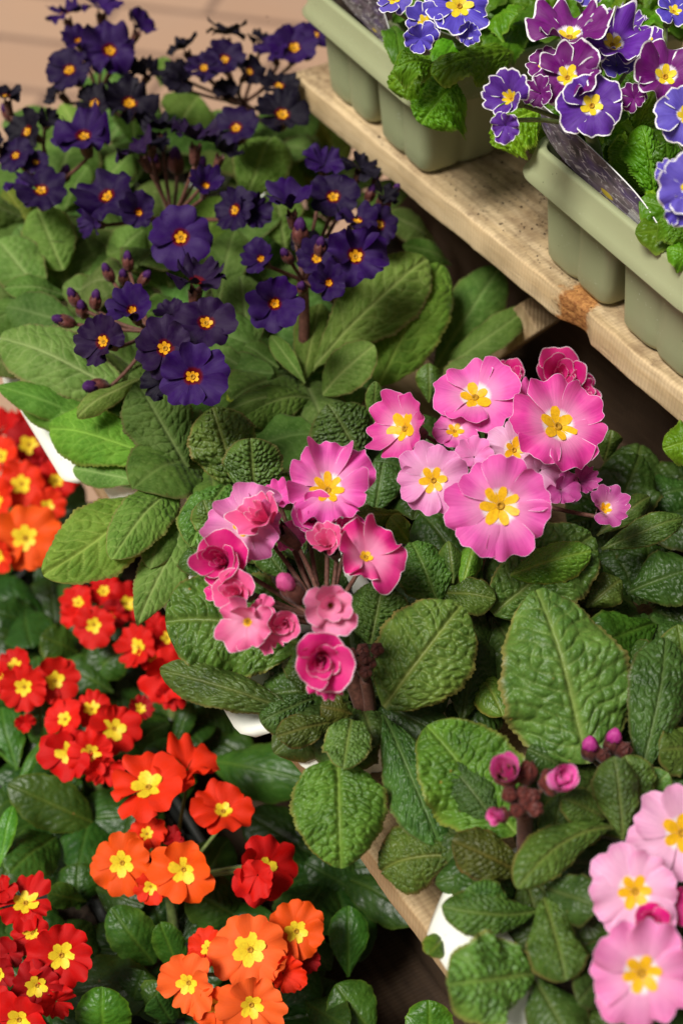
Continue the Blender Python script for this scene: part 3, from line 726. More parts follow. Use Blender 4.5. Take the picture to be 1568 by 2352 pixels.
p0 = vplant('dark violet primrose cut by the left edge of the photo, below the paving', 110, 520, 105, 430, .115, [
    (15, 225, 84, -.1, .75, 2, 'side', .01), (66, 305, 96, -.5, .2, 2, 'open', .0), (38, 359, 88, -.2, .3, 0, 'open', -.004), (83, 374, 62, .1, .3, 0, 'open', -.008),
    (95, 441, 122, .1, .5, 0, 'open', -.008), (195, 318, 138, 0, .5, 1, 'ruffle', .01), (-12, 335, 70, -.4, .3, 2, 'open', 0), (110, 280, 60, .4, .3, 2, 'side', 0, dict(eye=0)), (50, 425, 70, -.4, .5, 1, 'side', -.012, dict(eye=0))],
    [(20, 262, .14, 26, -.3, .6), (120, 425, .11, 26, .3, .3), (150, 400, .115, 28, .3, .5)], seed=12)
p2 = vplant('dark violet primrose at the top centre, against the end of the upper plank', 560, 370, 560, 235, .112, [
    (425, 112, 80, -.4, .70, 2, 'side', .012, dict(eye=0)), (470, 158, 84, -.1, .3, 0, 'open', .008), (516, 140, 96, 0, .3, 0, 'open', .012), (520, 80, 96, .1, .85, 2, 'side', .018, dict(eye=0)),
    (571, 166, 78, .5, .3, 2, 'open', .006), (425, 190, 84, -.2, .2, 2, 'cup', -.004, dict(eye=0)), (675, 113, 112, .1, .3, 1, 'open', .012), (722, 82, 84, .3, .4, 1, 'open', .014),
    (640, 201, 96, .1, .6, 2, 'open', .002), (648, 266, 124, .1, .3, 2, 'open', -.004), (520, 215, 58, 0, .3, 2, 'cup', -.008, dict(eye=0)), (543, 297, 106, -.1, .4, 0, 'open', -.008), (625, 120, 80, -.3, .5, 1, 'side', .01, dict(eye=0)),
    (405, 165, 60, -.4, .3, 2, 'side', 0, dict(eye=0)), (600, 95, 60, .2, .7, 2, 'side', .01, dict(eye=0))], seed=13)
p3 = vplant('dark violet primrose with a single open bloom at its lower front, upper left', 400, 600, 395, 500, .112, [
    (372, 298, 96, 0, .90, 2, 'side', .01, dict(eye=0)), (450, 322, 118, .1, .88, 3, 'side', .012, dict(eye=0)), (322, 350, 104, -.4, .78, 3, 'side', .008, dict(eye=0)), (510, 350, 92, .4, .80, 2, 'side', .006, dict(eye=0)),
    (250, 455, 130, -.3, .35, 0, 'ruffle', 0), (321, 491, 84, 0, .05, 0, 'cup', -.004), (215, 515, 78, -.5, -.1, 1, 'side', -.012, dict(eye=0)), (472, 432, 84, .2, .35, 1, 'cup', 0),
    (416, 547, 142, 0, .08, 1, 'open', .004), (542, 484, 104, -.5, .1, 0, 'open', -.002), (575, 490, 88, .4, .1, 0, 'cup', -.006, dict(eye=0)), (350, 330, 70, .1, .8, 2, 'side', .004, dict(eye=0))],
    [(355, 378, .128, 34, 0, .6), (405, 372, .13, 36, 0, .7), (460, 385, .126, 30, .3, .6)], seed=14, nf=10)
p4 = vplant('dark violet primrose on a tall brown stem beside the upper plank', 690, 865, 695, 645, .125, [
    (668, 480, 108, -.1, .74, 1, 'cup', .012, dict(eye=0)), (765, 455, 118, .05, .3, 0, 'open', .006), (745, 380, 96, .1, .5, 1, 'side', .01, dict(eye=0)), (820, 512, 90, .1, .75, 0, 'side', .002),
    (871, 518, 94, .3, .2, 0, 'open', -.004), (828, 388, 84, .3, .6, 2, 'side', .008, dict(eye=0)), (603, 598, 82, -.3, .2, 1, 'cup', -.002), (728, 596, 96, -.1, .2, 0, 'open', -.006),
    (815, 591, 142, .2, .15, 1, 'ruffle', .004), (756, 653, 92, -.05, .15, 1, 'cup', .0), (631, 700, 130, 0, .05, 1, 'cup', 0), (700, 560, 70, .1, .5, 2, 'side', -.012, dict(eye=0)), (880, 450, 60, .4, .6, 2, 'side', .0, dict(eye=0))],
    [(660, 590, .148, 26, -.4, .5), (690, 536, .15, 38, 0, .7), (735, 570, .15, 28, .1, .7), (693, 662, .14, 28, 0, .2), (862, 420, .15, 20, .1, .9), (905, 440, .148, 20, .5, .8), (850, 445, .145, 24, .3, .7), (885, 470, .14, 24, .4, .6)], seed=15, nf=9)
p5 = vplant('dark violet primrose with seven open blooms nearest the pink ones', 385, 905, 350, 760, .118, [
    (450, 652, 136, .1, .80, 3, 'side', .004, dict(eye=.1)), (307, 718, 110, -.1, .35, 1, 'cup', .002), (473, 744, 134, .2, .3, 3, 'open', .002), (240, 786, 120, -.35, .1, 3, 'open', -.004),
    (380, 801, 146, 0, .1, 3, 'open', .004), (443, 866, 150, .05, .05, 1, 'open', .006), (375, 880, 86, -.3, 0, 2, 'side', -.012, dict(eye=0)), (395, 722, 76, -.2, .5, 3, 'side', -.01, dict(eye=0))],
    [(172, 686, .128, 28, -.3, .7), (220, 690, .13, 28, .2, .7), (150, 738, .125, 30, -.8, .2), (190, 712, .12, 30, 0, .5), (250, 628, .13, 26, -.3, .7), (295, 602, .13, 26, 0, .8), (332, 640, .128, 26, .5, .5), (285, 640, .12, 26, 0, .6), (225, 890, .1, 40, -.6, 0)], seed=16, nf=9)
pv6 = empty('primrose_plant', P(150, 700, .062), 'violet primrose without blooms at the left edge, only broad pale green leaves', 'primrose', GV)
fill(pv6, 'v', P(150, 700, .062), 9, .05, .08, .036, .054, .045, 17, (.9, .9, .9))
pv7 = empty('primrose_plant', P(450, 1120, .062), 'violet primrose at the near end of its tray, leaves spreading over the cream rim', 'primrose', GV)
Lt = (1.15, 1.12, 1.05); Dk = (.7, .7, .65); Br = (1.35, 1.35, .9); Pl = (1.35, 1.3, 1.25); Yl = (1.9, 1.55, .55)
LF_(pv6, [(145, 620, .085, 85, 475, .11, 130, dict(shape='round', tint=Lt)), (110, 690, .08, -10, 545, .10, 135, dict(tint=Lt)), (160, 680, .075, 15, 655, .10, 70, dict(tint=Lt)),
    (290, 905, .09, -10, 765, .105, 165, dict(tint=(1.2, 1.2, 1.3), shape='round', hero=True)), (200, 760, .08, 10, 700, .09, 110, dict(tint=Dk)), (240, 980, .07, -5, 885, .10, 80, dict(tint=(.8, .95, .6))), (120, 810, .07, -30, 840, .07, 90, dict(tint=Dk)), (280, 700, .075, 140, 655, .085, 80, {})], 'v')
LF_(pv7, [(330, 1010, .075, 40, 925, .082, 95, dict(tint=(.9, 1.1, .6))), (330, 1110, .07, 165, 1075, .07, 70, dict(tint=Lt)), (405, 1065, .075, 100, 975, .085, 138, dict(tint=(1.0, 1.25, .6), shape='ob', hero=True, arch=.2)), (430, 1075, .08, 315, 875, .115, 175, dict(tint=Dk, hero=True)), (330, 868, .10, 178, 948, .11, 58, dict(tint=Pl, cup=-.3)),
    (392, 1105, .075, 98, 1318, .078, 172, dict(tint=Br, hero=True, shape='ob', arch=.18, sweep=-.12)), (402, 1115, .075, 258, 1275, .085, 128, dict(tint=Lt, shape='round', hero=True, arch=.15)), (405, 1140, .07, 345, 1300, .07, 95, dict(tint=(.9, .9, .8))),
    (440, 1180, .07, 315, 1435, .055, 120, dict(tint=Lt, shape='point', hero=True)), (400, 1075, .07, 240, 1060, .07, 90, dict(tint=(.8, .95, .6)))], 'v')
LF_(p5, [(690, 895, .08, 520, 942, .10, 62, dict(tint=Lt, cup=-.3)), (722, 915, .075, 540, 962, .095, 105, dict(tint=(1.1, 1.1, .9), hero=True, sweep=.1)), (600, 870, .08, 470, 800, .09, 56, {}), (490, 910, .07, 560, 870, .08, 60, dict(tint=(.7, .7, .5))),
    (410, 930, .07, 300, 860, .1, 120, dict(tint=Dk)), (600, 900, .08, 520, 915, .085, 40, dict(tint=Yl)), (300, 640, .07, 430, 610, .09, 90, dict(tint=Lt)), (420, 700, .08, 340, 720, .1, 90, dict(tint=Lt))], 'v')
LF_(p4, [(715, 850, .08, 985, 578, .125, 165, dict(tint=(1.1, 1.12, 1.05), hero=True, arch=.12, cup=-.06)), (870, 885, .07, 1015, 600, .11, 170, dict(tint=(.95, 1.05, .55), hero=True, shape='round')), (740, 905, .08, 858, 790, .11, 105, dict(tint=Lt, shape='round')),
    (995, 850, .05, 1150, 610, .085, 130, dict(tint=Dk)), (985, 860, .055, 1212, 698, .09, 82, dict(tint=(.8, .85, .8), sweep=.12)), (1045, 925, .06, 1105, 822, .08, 125, dict(tint=(.85, .85, .8), shape='round')),
    (575, 840, .08, 552, 615, .10, 110, dict(tint=(1, 1.05, .95), hero=True)), (695, 885, .075, 735, 690, .095, 95, dict(tint=(1.0, .8, .7))), (700, 880, .08, 620, 770, .10, 45, dict(tint=Lt)), (640, 845, .08, 560, 790, .09, 60, {}),
    (1000, 560, .06, 895, 490, .09, 80, dict(tint=(1.1, 1.1, 1.2))), (1040, 610, .06, 930, 560, .09, 60, dict(tint=Lt))], 'v')
LF_(p3, [(560, 475, .10, 628, 300, .12, 135, dict(tint=Lt, hero=True)), (245, 620, .08, 328, 525, .105, 110, dict(tint=Lt)), (655, 570, .08, 630, 430, .115, 115, dict(tint=Pl)), (465, 590, .08, 505, 445, .105, 95, dict(tint=Br)),
    (500, 700, .07, 540, 520, .095, 110, dict(tint=Dk)), (350, 620, .07, 180, 540, .09, 80, {}), (470, 660, .07, 380, 610, .09, 80, dict(tint=Lt))], 'v')
LF_(p2, [(400, 320, .08, 455, 218, .11, 150, dict(tint=Pl)), (480, 340, .08, 505, 250, .1, 90, dict(tint=Pl)), (760, 400, .07, 690, 330, .1, 100, dict(tint=Dk)), (640, 430, .07, 720, 310, .10, 90, dict(tint=Dk)), (700, 440, .07, 650, 385, .09, 90, dict(tint=Lt)),
    (370, 200, .09, 380, 130, .11, 50, dict(tint=Pl)), (760, 420, .06, 880, 380, .08, 90, dict(tint=Dk)), (800, 470, .05, 930, 440, .08, 90, dict(tint=Dk)), (790, 400, .05, 725, 265, .09, 140, dict(tint=Dk)), (700, 420, .05, 720, 330, .07, 130, dict(tint=Dk)), (600, 400, .06, 590, 300, .08, 110, dict(tint=Dk))], 'v')
LF_(p1, [(190, 330, .08, 140, 235, .10, 66, dict(tint=Pl)), (310, 330, .08, 300, 240, .11, 90, dict(tint=Lt)), (120, 360, .08, 100, 300, .09, 70, dict(tint=Lt)), (230, 440, .07, 300, 350, .09, 80, dict(tint=Lt)), (180, 460, .07, 240, 400, .08, 60, {})], 'v')
LF_(p0, [(70, 520, .07, 10, 430, .09, 80, dict(tint=(1, .9, .5))), (60, 620, .06, 60, 520, .08, 80, dict(tint=Dk)), (150, 480, .07, 200, 380, .1, 70, dict(tint=Lt))], 'v')

# ---------------------------------------------------------------- pink primroses
PK = (.86, .11, .48); PKl = (.88, .31, .62); PKd = (.82, .06, .38); MG = (.68, .010, .22); RS = (.88, .14, .36); PP = (.82, .42, .64); PR = (.52, .07, .32)
pc = [PK, PKl, PKd, MG, RS, PP, PR]
GP = 'pink primroses'
pa = empty('primrose_plant', P(1060, 1400, .062), 'pink primrose with the largest domed head of flat open blooms, centre right', 'primrose', GP)
hubA = P(1130, 1120, .092)
stem(pa, P(1060, 1400, .062), hubA, .004)
FL(pa, [(1147, 1161, 246, 0, .02, 0, 'flat', .022, dict(n_=7)), (995, 1103, 170, -.15, .0, 1, 'flat', .014, dict(n_=6)), (932, 985, 190, -.62, .15, 2, 'open', .006), (1090, 916, 200, -.05, .52, 0, 'flat', .006),
        (1277, 982, 236, .30, .38, 2, 'flat', .012, dict(n_=6)), (1043, 992, 112, 0, .5, 0, 'open', -.002), (1178, 1034, 150, .15, .1, 5, 'open', .002), (1385, 1172, 108, .1, .3, 6, 'cup', -.015, dict(eye=.3)),
        (1330, 1108, 76, .3, .3, 6, 'cup', -.018, dict(eye=0)), (1287, 1125, 92, .3, .1, 6, 'side', -.012, dict(eye=0)), (1088, 1050, 90, 0, .2, 1, 'side', .004, dict(eye=0)), (1215, 925, 110, .3, .7, 0, 'side', -.002, dict(eye=0)),
        (1240, 1080, 130, .4, 0, 5, 'side', -.004, dict(eye=0)), (1120, 960, 100, 0, .6, 2, 'side', -.008, dict(eye=0))], 'pink', hubA, pc, z0=.135)
pe = empty('primrose_plant', P(1290, 1060, .062), 'pink primrose behind the big domed head, its two magenta double blooms in the shade', 'primrose', GP)
hubE = P(1270, 985, .08); stem(pe, P(1290, 1060, .062), hubE, .003)
FL(pe, [(1278, 872, 108, 0, .2, 3, 'rose', -.01), (1312, 905, 84, .5, .1, 3, 'rose', -.014), (1166, 872, 66, 0, .4, 3, 'rose', -.014)], 'rose', hubE, pc, z0=.12)
pb = empty('primrose_plant', P(845, 1635, .062), 'pink primrose with double rose shaped blooms edged in white, in the centre', 'primrose', GP)
hubB = P(748, 1440, .108)
stem(pb, P(835, 1630, .062), hubB, .004)
FL(pb, [(752, 1128, 206, .0, .38, 0, 'ruffle', .010, dict(n_=7)), (572, 1206, 190, -.30, .15, 1, 'ruffle', .006, dict(n_=6)), (640, 1140, 76, 0, .4, 0, 'side', -.004, dict(eye=0))], 'pink', hubB, [PK, (.80, .22, .52)], z0=.14)
FL(pb, [(625, 1205, 108, -.55, .50, 4, 'bell', .016, dict(eye=0)), (716, 1196, 94, .1, .3, 0, 'rose', .004), (520, 1294, 122, -.25, .2, 3, 'rose', .006), (757, 1254, 80, -.2, .35, 4, 'bell', .006, dict(eye=0)),
        (838, 1282, 152, .22, .50, 3, 'ruffle', .008, dict(eye=.2)), (549, 1362, 88, -.3, .15, 4, 'rose', .004), (570, 1428, 136, -.2, -.05, 4, 'ruffle', .008, dict(eye=.15)), (658, 1428, 66, -.15, -.1, 4, 'rose', .004),
        (758, 1390, 114, .05, .05, 1, 'bell', .016), (737, 1505, 128, 0, -.15, 3, 'rose', .012), (752, 1560, 90, .15, -.5, 3, 'side', .004, dict(eye=0)), (600, 1400, 70, .1, -.2, 4, 'side', .004, dict(eye=0)), (668, 1232, 84, .1, .2, 0, 'ruffle', -.004, dict(eye=.12)), (800, 1235, 84, .1, .4, 2, 'bell', .0, dict(eye=0)), (505, 1345, 70, -.5, .1, 3, 'side', .0, dict(eye=0)), (612, 1455, 84, .2, -.4, 4, 'ruffle', .0, dict(eye=0))], 'rose', hubB,
        [PK, (.92, .26, .46), PKd, (.76, .020, .24), (.90, .15, .36)], z0=.135)
bud(pb, 672, 1355, .150, 50, -.45, .55, (.70, .08, .30), hubB, .35, length=1.7)
for i, (x, y) in enumerate([(805, 1503), (833, 1493), (866, 1491), (818, 1523), (849, 1523), (839, 1544), (838, 1512)]):
    bud(pb, x, y, .105 + .002 * i, 31, -.2 + .07 * i, .4, hub=P(838, 1560, .088), openness=0, calcol=(1.0, .8, .85))
stem(pb, P(850, 1640, .062), P(838, 1560, .088), .003)
pC = empty('primrose_plant', P(1206, 1985, .062), 'primrose with a stout brown stalk of furled magenta buds, lower right', 'primrose', GP)
hubC = P(1203, 1870, .108); stem(pC, P(1206, 1990, .06), P(1203, 1860, .112), .0036, bow=0)
for x, y, dm, nx, ny, op, ln in [(1165, 1778, 66, -.25, .45, .9, .7), (1211, 1774, 44, .05, .7, .0, 1.7), (1267, 1796, 62, .35, .35, .9, .7), (1151, 1872, 38, -.6, .1, .8, .8), (1169, 1826, 36, -.4, .5, 0, 1.3), (1201, 1822, 32, 0, .6, 0, 1.2), (1222, 1828, 34, .25, .5, 0, 1.1), (1229, 1858, 36, .4, .2, 0, 1.1), (1185, 1862, 34, -.3, .1, 0, 1.1), (1206, 1846, 32, 0, .3, 0, 1.1)]:
    bud(pC, x, y, .128, dm, nx, ny, (.92, .12, .50), hubC, op, length=ln, calcol=(1.0, .6, .6))
pF = empty('primrose_plant', P(1400, 1790, .062), 'primrose of big puckered leaves with two magenta tipped buds, right of the furled bud stalk', 'primrose', GP)
for x, y, dm, nx, ny in [(1356, 1722, 46, -.2, .6), (1406, 1706, 44, .0, .7), (1432, 1722, 36, .2, .5), (1385, 1735, 34, 0, .4)]:
    bud(pF, x, y, .105, dm, nx, ny, (.55, .03, .30), P(1400, 1775, .075), .3 if dm > 40 else 0, length=1.5, calcol=(.7, .5, .55))
pD = empty('primrose_plant', P(1500, 2130, .062), 'pale pink primrose cut by the right edge near the bottom', 'primrose', GP)
hubD = P(1510, 2120, .075); stem(pD, P(1500, 2180, .062), hubD, .003)
FL(pD, [(1562, 1912, 236, .05, .15, 5, 'flat', 0), (1456, 2046, 216, -.1, .1, 5, 'flat', .0), (1470, 2232, 264, -.05, -.05, 0, 'flat', .004, dict(n_=6)), (1596, 2200, 150, .3, .1, 2, 'open', -.01), (1548, 2080, 90, .2, .2, 3, 'side', -.008, dict(eye=0))], 'pink', hubD, [(.88, .27, .56), PKl, PKd, MG, RS, (.92, .46, .68)], z0=.112)
FL(pD, [(1488, 2112, 70, 0, .1, 3, 'rose', .0)], 'rose', hubD, pc, z0=.108)

A1 = dict(hero=True)
def D(*a, **k): return dict(*a, **k)
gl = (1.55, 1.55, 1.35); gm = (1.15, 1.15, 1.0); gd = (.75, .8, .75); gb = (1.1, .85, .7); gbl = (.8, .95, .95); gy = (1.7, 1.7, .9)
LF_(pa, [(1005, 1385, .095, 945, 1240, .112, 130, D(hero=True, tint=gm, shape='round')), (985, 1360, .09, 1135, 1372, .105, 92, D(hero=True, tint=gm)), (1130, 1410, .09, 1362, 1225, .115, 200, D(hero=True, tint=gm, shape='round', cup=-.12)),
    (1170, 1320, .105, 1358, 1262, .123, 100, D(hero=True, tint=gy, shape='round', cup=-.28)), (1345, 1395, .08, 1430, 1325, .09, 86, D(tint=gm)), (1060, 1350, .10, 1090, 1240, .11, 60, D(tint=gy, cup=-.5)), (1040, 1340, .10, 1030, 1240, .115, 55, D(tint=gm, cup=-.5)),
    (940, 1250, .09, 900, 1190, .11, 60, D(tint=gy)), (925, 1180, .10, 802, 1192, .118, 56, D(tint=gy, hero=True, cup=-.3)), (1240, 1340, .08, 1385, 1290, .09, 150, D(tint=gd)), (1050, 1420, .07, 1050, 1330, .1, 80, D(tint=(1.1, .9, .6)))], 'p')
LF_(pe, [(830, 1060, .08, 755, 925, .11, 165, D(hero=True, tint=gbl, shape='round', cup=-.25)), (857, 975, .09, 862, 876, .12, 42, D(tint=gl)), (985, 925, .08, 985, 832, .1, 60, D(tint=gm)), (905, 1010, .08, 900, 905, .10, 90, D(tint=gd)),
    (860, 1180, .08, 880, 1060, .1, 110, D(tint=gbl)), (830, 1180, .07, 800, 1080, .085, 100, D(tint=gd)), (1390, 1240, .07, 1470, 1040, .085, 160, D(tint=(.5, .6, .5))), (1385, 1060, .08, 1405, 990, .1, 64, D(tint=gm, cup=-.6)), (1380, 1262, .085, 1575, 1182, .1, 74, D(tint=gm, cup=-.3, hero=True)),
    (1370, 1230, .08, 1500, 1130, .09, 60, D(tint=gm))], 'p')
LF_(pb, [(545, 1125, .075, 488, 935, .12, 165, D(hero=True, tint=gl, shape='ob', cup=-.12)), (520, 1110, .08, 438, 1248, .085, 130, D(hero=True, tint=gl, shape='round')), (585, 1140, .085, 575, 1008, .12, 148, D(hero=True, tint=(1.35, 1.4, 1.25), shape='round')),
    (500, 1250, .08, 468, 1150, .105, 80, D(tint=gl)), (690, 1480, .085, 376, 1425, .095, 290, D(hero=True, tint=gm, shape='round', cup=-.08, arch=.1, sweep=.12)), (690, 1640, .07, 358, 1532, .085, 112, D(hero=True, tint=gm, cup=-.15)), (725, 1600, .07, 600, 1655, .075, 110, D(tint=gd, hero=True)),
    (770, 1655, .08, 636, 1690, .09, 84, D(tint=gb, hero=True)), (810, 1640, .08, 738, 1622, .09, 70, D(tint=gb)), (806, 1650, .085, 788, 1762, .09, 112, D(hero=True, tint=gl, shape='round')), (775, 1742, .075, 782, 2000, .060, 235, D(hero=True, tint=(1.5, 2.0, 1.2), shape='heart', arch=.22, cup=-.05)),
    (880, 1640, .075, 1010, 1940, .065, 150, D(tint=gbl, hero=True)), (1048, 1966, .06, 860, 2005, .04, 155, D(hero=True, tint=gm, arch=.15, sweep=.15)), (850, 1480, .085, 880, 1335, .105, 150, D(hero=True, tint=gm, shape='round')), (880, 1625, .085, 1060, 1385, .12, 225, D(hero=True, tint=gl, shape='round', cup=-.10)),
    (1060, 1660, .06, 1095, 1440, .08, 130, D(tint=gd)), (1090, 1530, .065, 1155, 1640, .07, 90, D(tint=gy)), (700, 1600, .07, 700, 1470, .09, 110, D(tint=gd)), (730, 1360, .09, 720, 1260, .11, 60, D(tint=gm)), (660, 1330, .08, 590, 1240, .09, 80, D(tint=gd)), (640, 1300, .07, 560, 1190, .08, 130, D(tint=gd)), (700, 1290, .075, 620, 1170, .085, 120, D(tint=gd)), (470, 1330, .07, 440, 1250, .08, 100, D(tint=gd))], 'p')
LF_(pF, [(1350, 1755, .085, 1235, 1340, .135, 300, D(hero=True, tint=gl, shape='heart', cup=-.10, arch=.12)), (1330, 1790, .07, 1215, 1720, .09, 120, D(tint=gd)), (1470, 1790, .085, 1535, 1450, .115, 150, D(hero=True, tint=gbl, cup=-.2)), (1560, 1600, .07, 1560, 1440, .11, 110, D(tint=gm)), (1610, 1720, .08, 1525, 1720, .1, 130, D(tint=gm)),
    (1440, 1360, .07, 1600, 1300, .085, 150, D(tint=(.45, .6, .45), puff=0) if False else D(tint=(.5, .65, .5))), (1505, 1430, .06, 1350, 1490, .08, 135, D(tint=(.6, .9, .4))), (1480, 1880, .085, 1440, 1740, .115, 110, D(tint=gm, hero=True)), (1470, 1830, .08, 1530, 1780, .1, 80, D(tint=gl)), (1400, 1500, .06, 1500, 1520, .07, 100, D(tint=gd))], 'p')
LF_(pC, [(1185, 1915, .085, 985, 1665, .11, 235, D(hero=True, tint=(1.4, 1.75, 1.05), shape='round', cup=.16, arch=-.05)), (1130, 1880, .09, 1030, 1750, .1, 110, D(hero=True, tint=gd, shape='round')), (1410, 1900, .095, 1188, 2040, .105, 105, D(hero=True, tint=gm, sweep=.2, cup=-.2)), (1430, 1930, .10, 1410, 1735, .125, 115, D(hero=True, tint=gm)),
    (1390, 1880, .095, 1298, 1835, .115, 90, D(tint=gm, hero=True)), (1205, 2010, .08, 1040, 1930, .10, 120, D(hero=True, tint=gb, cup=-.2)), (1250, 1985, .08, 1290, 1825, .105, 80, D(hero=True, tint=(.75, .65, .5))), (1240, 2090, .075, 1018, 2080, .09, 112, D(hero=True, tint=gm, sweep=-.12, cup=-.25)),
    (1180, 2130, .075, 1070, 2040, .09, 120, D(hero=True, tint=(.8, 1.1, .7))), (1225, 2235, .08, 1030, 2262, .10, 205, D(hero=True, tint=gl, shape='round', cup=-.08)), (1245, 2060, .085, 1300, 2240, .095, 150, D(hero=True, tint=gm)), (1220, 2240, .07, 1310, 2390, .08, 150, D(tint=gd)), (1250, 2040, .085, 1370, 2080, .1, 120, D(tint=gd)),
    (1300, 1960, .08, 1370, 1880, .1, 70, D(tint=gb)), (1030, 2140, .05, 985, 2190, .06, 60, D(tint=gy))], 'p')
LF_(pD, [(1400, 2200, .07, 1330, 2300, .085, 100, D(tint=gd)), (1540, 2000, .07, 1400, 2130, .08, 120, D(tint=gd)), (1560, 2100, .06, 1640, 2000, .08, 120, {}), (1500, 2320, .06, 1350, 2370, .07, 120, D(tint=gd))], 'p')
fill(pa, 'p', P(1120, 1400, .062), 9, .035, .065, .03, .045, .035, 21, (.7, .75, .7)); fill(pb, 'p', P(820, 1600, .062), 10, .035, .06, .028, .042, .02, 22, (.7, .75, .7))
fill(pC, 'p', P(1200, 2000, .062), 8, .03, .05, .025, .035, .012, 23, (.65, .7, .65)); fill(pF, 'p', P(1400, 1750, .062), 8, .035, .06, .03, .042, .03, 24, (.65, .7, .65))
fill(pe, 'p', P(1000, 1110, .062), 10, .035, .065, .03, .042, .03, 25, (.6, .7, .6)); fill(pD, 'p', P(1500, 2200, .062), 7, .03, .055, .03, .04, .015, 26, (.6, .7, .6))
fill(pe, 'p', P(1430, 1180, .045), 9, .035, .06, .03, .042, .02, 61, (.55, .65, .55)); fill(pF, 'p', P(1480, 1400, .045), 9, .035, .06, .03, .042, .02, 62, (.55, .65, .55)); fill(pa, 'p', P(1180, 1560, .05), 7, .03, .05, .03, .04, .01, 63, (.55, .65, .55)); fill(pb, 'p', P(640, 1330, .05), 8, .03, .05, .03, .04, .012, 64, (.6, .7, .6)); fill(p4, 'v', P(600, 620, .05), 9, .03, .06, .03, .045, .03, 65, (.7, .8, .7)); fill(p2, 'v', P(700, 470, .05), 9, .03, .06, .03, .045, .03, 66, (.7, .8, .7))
fill(pv7, 'v', P(480, 1060, .062), 9, .04, .07, .03, .045, .035, 27, (.7, .75, .6))

# ---------------------------------------------------------------- red and orange primroses on the lower shelf
RD = (.60, .004, .003); RO = (.80, .030, .004); OR = (.88, .095, .006); OL = (.92, .135, .022); DR = (.38, .003, .005); RM = (.70, .010, .005)
rc_ = [RD, RO, OR, OL, DR, RM]
GR = 'red and orange primroses'
SL = LZ + .052
def rplant(label, bx, by, hx, hy, flowers, seed, z0=-.105, nf=12, cal='g', tint=(.8, .85, .8)):
    base = P(bx, by, SL); p_ = empty('primrose_plant', base, label, 'primrose', GR); hub = P(hx, hy, z0 - .035)
    stem(p_, base, hub, .003, 'g'); FL(p_, flowers, 'red', hub, rc_, 'g', z0)
    fill(p_, 'r', base, nf, .035, .085, .03, .045, .03, seed, tint, -.005)
    return p_
r1 = rplant('orange primrose with the biggest bloom at the far left edge, below the cream tray', 80, 1230, 70, 1140, [
    (68, 1022, 116, .1, .1, 4, 'open', .01), (52, 1113, 124, -.1, .2, 1, 'open', .012), (60, 1236, 160, 0, .05, 2, 'flat', .014, dict(n_=6)), (130, 1105, 96, .2, .3, 5, 'open', .006), (5, 1050, 100, -.3, .2, 1, 'open', .012), (-8, 1150, 110, -.3, 0, 1, 'open', .012),
    (72, 960, 66, .2, .6, 5, 'side', .006, dict(eye=0)), (18, 975, 84, -.2, .4, 0, 'side', .01, dict(eye=0)), (108, 1163, 84, .2, .1, 1, 'open', .006), (-2, 1275, 96, -.3, -.2, 1, 'open', .006), (100, 1060, 70, .3, .1, 4, 'side', .004, dict(eye=0))], 31)
r2 = rplant('small red primrose cluster of five blooms below the broad violet primrose leaves', 235, 1530, 235, 1420, [
    (217, 1435, 100, 0, .05, 5, 'open', .008), (182, 1386, 84, -.3, .3, 5, 'open', .004), (240, 1360, 82, 0, .4, 0, 'open', .004), (290, 1387, 92, .35, .2, 0, 'open', .002), (262, 1412, 66, .2, 0, 4, 'side', 0, dict(eye=.2)), (170, 1415, 60, -.4, 0, 5, 'side', .002, dict(eye=0))], 32)
r3 = rplant('red primrose partly hidden by the corner of the centre cream tray', 400, 1650, 370, 1560, [
    (320, 1487, 100, -.45, .2, 5, 'open', .006), (382, 1545, 124, .1, -.05, 5, 'side', .008, dict(eye=0)), (385, 1465, 84, .1, .4, 0, 'open', .002), (350, 1508, 70, 0, .1, 0, 'open', .002), (395, 1590, 80, .2, -.4, 0, 'side', .0, dict(eye=0)), (360, 1440, 60, 0, .6, 0, 'side', .0, dict(eye=0))], 33)
r4 = rplant('red primrose with two side by side blooms at the left edge, mid height', 90, 1680, 80, 1600, [
    (58, 1578, 116, -.1, .05, 5, 'open', .01), (127, 1563, 116, .2, .05, 5, 'open', .008), (37, 1530, 84, -.2, .4, 0, 'open', .006), (0, 1560, 90, -.4, .2, 0, 'open', .002), (55, 1660, 50, 0, -.2, 0, 'side', -.01, dict(eye=0))], 34)
r5 = rplant('round headed red primrose with four open blooms, left of the centre tray', 230, 1830, 215, 1720, [
    (262, 1673, 128, .25, .1, 5, 'flat', .010), (160, 1728, 128, -.2, -.05, 0, 'open', .012), (209, 1726, 116, .1, -.15, 5, 'open', .014), (152, 1653, 100, -.3, .4, 5, 'open', .006), (212, 1630, 96, 0, .5, 5, 'open', .004), (322, 1628, 64, .3, .4, 4, 'open', -.01), (240, 1760, 96, .2, -.35, 5, 'side', .006, dict(eye=0))], 35)
r6 = rplant('loose vermilion primrose with long stalks between blooms, lower left centre', 400, 2180, 385, 2035, [
    (342, 1811, 184, -.1, .72, 1, 'open', .020, dict(W=1.1)), (430, 1768, 150, .1, .80, 1, 'side', .014, dict(eye=0)), (512, 1866, 150, .15, .70, 1, 'side', .012, dict(eye=.3)), (282, 1981, 150, -.1, .1, 2, 'open', .012), (338, 1916, 88, .1, .4, 1, 'open', .004),
    (422, 1996, 150, 0, .05, 2, 'open', .014), (347, 2036, 84, 0, .0, 1, 'open', .006), (602, 1996, 168, .50, .1, 0, 'open', .008), (592, 2010, 96, -.3, .0, 5, 'side', .020, dict(eye=0)), (398, 1925, 50, 0, .5, 4, 'side', .0, dict(eye=0))], 36, z0=-.10)
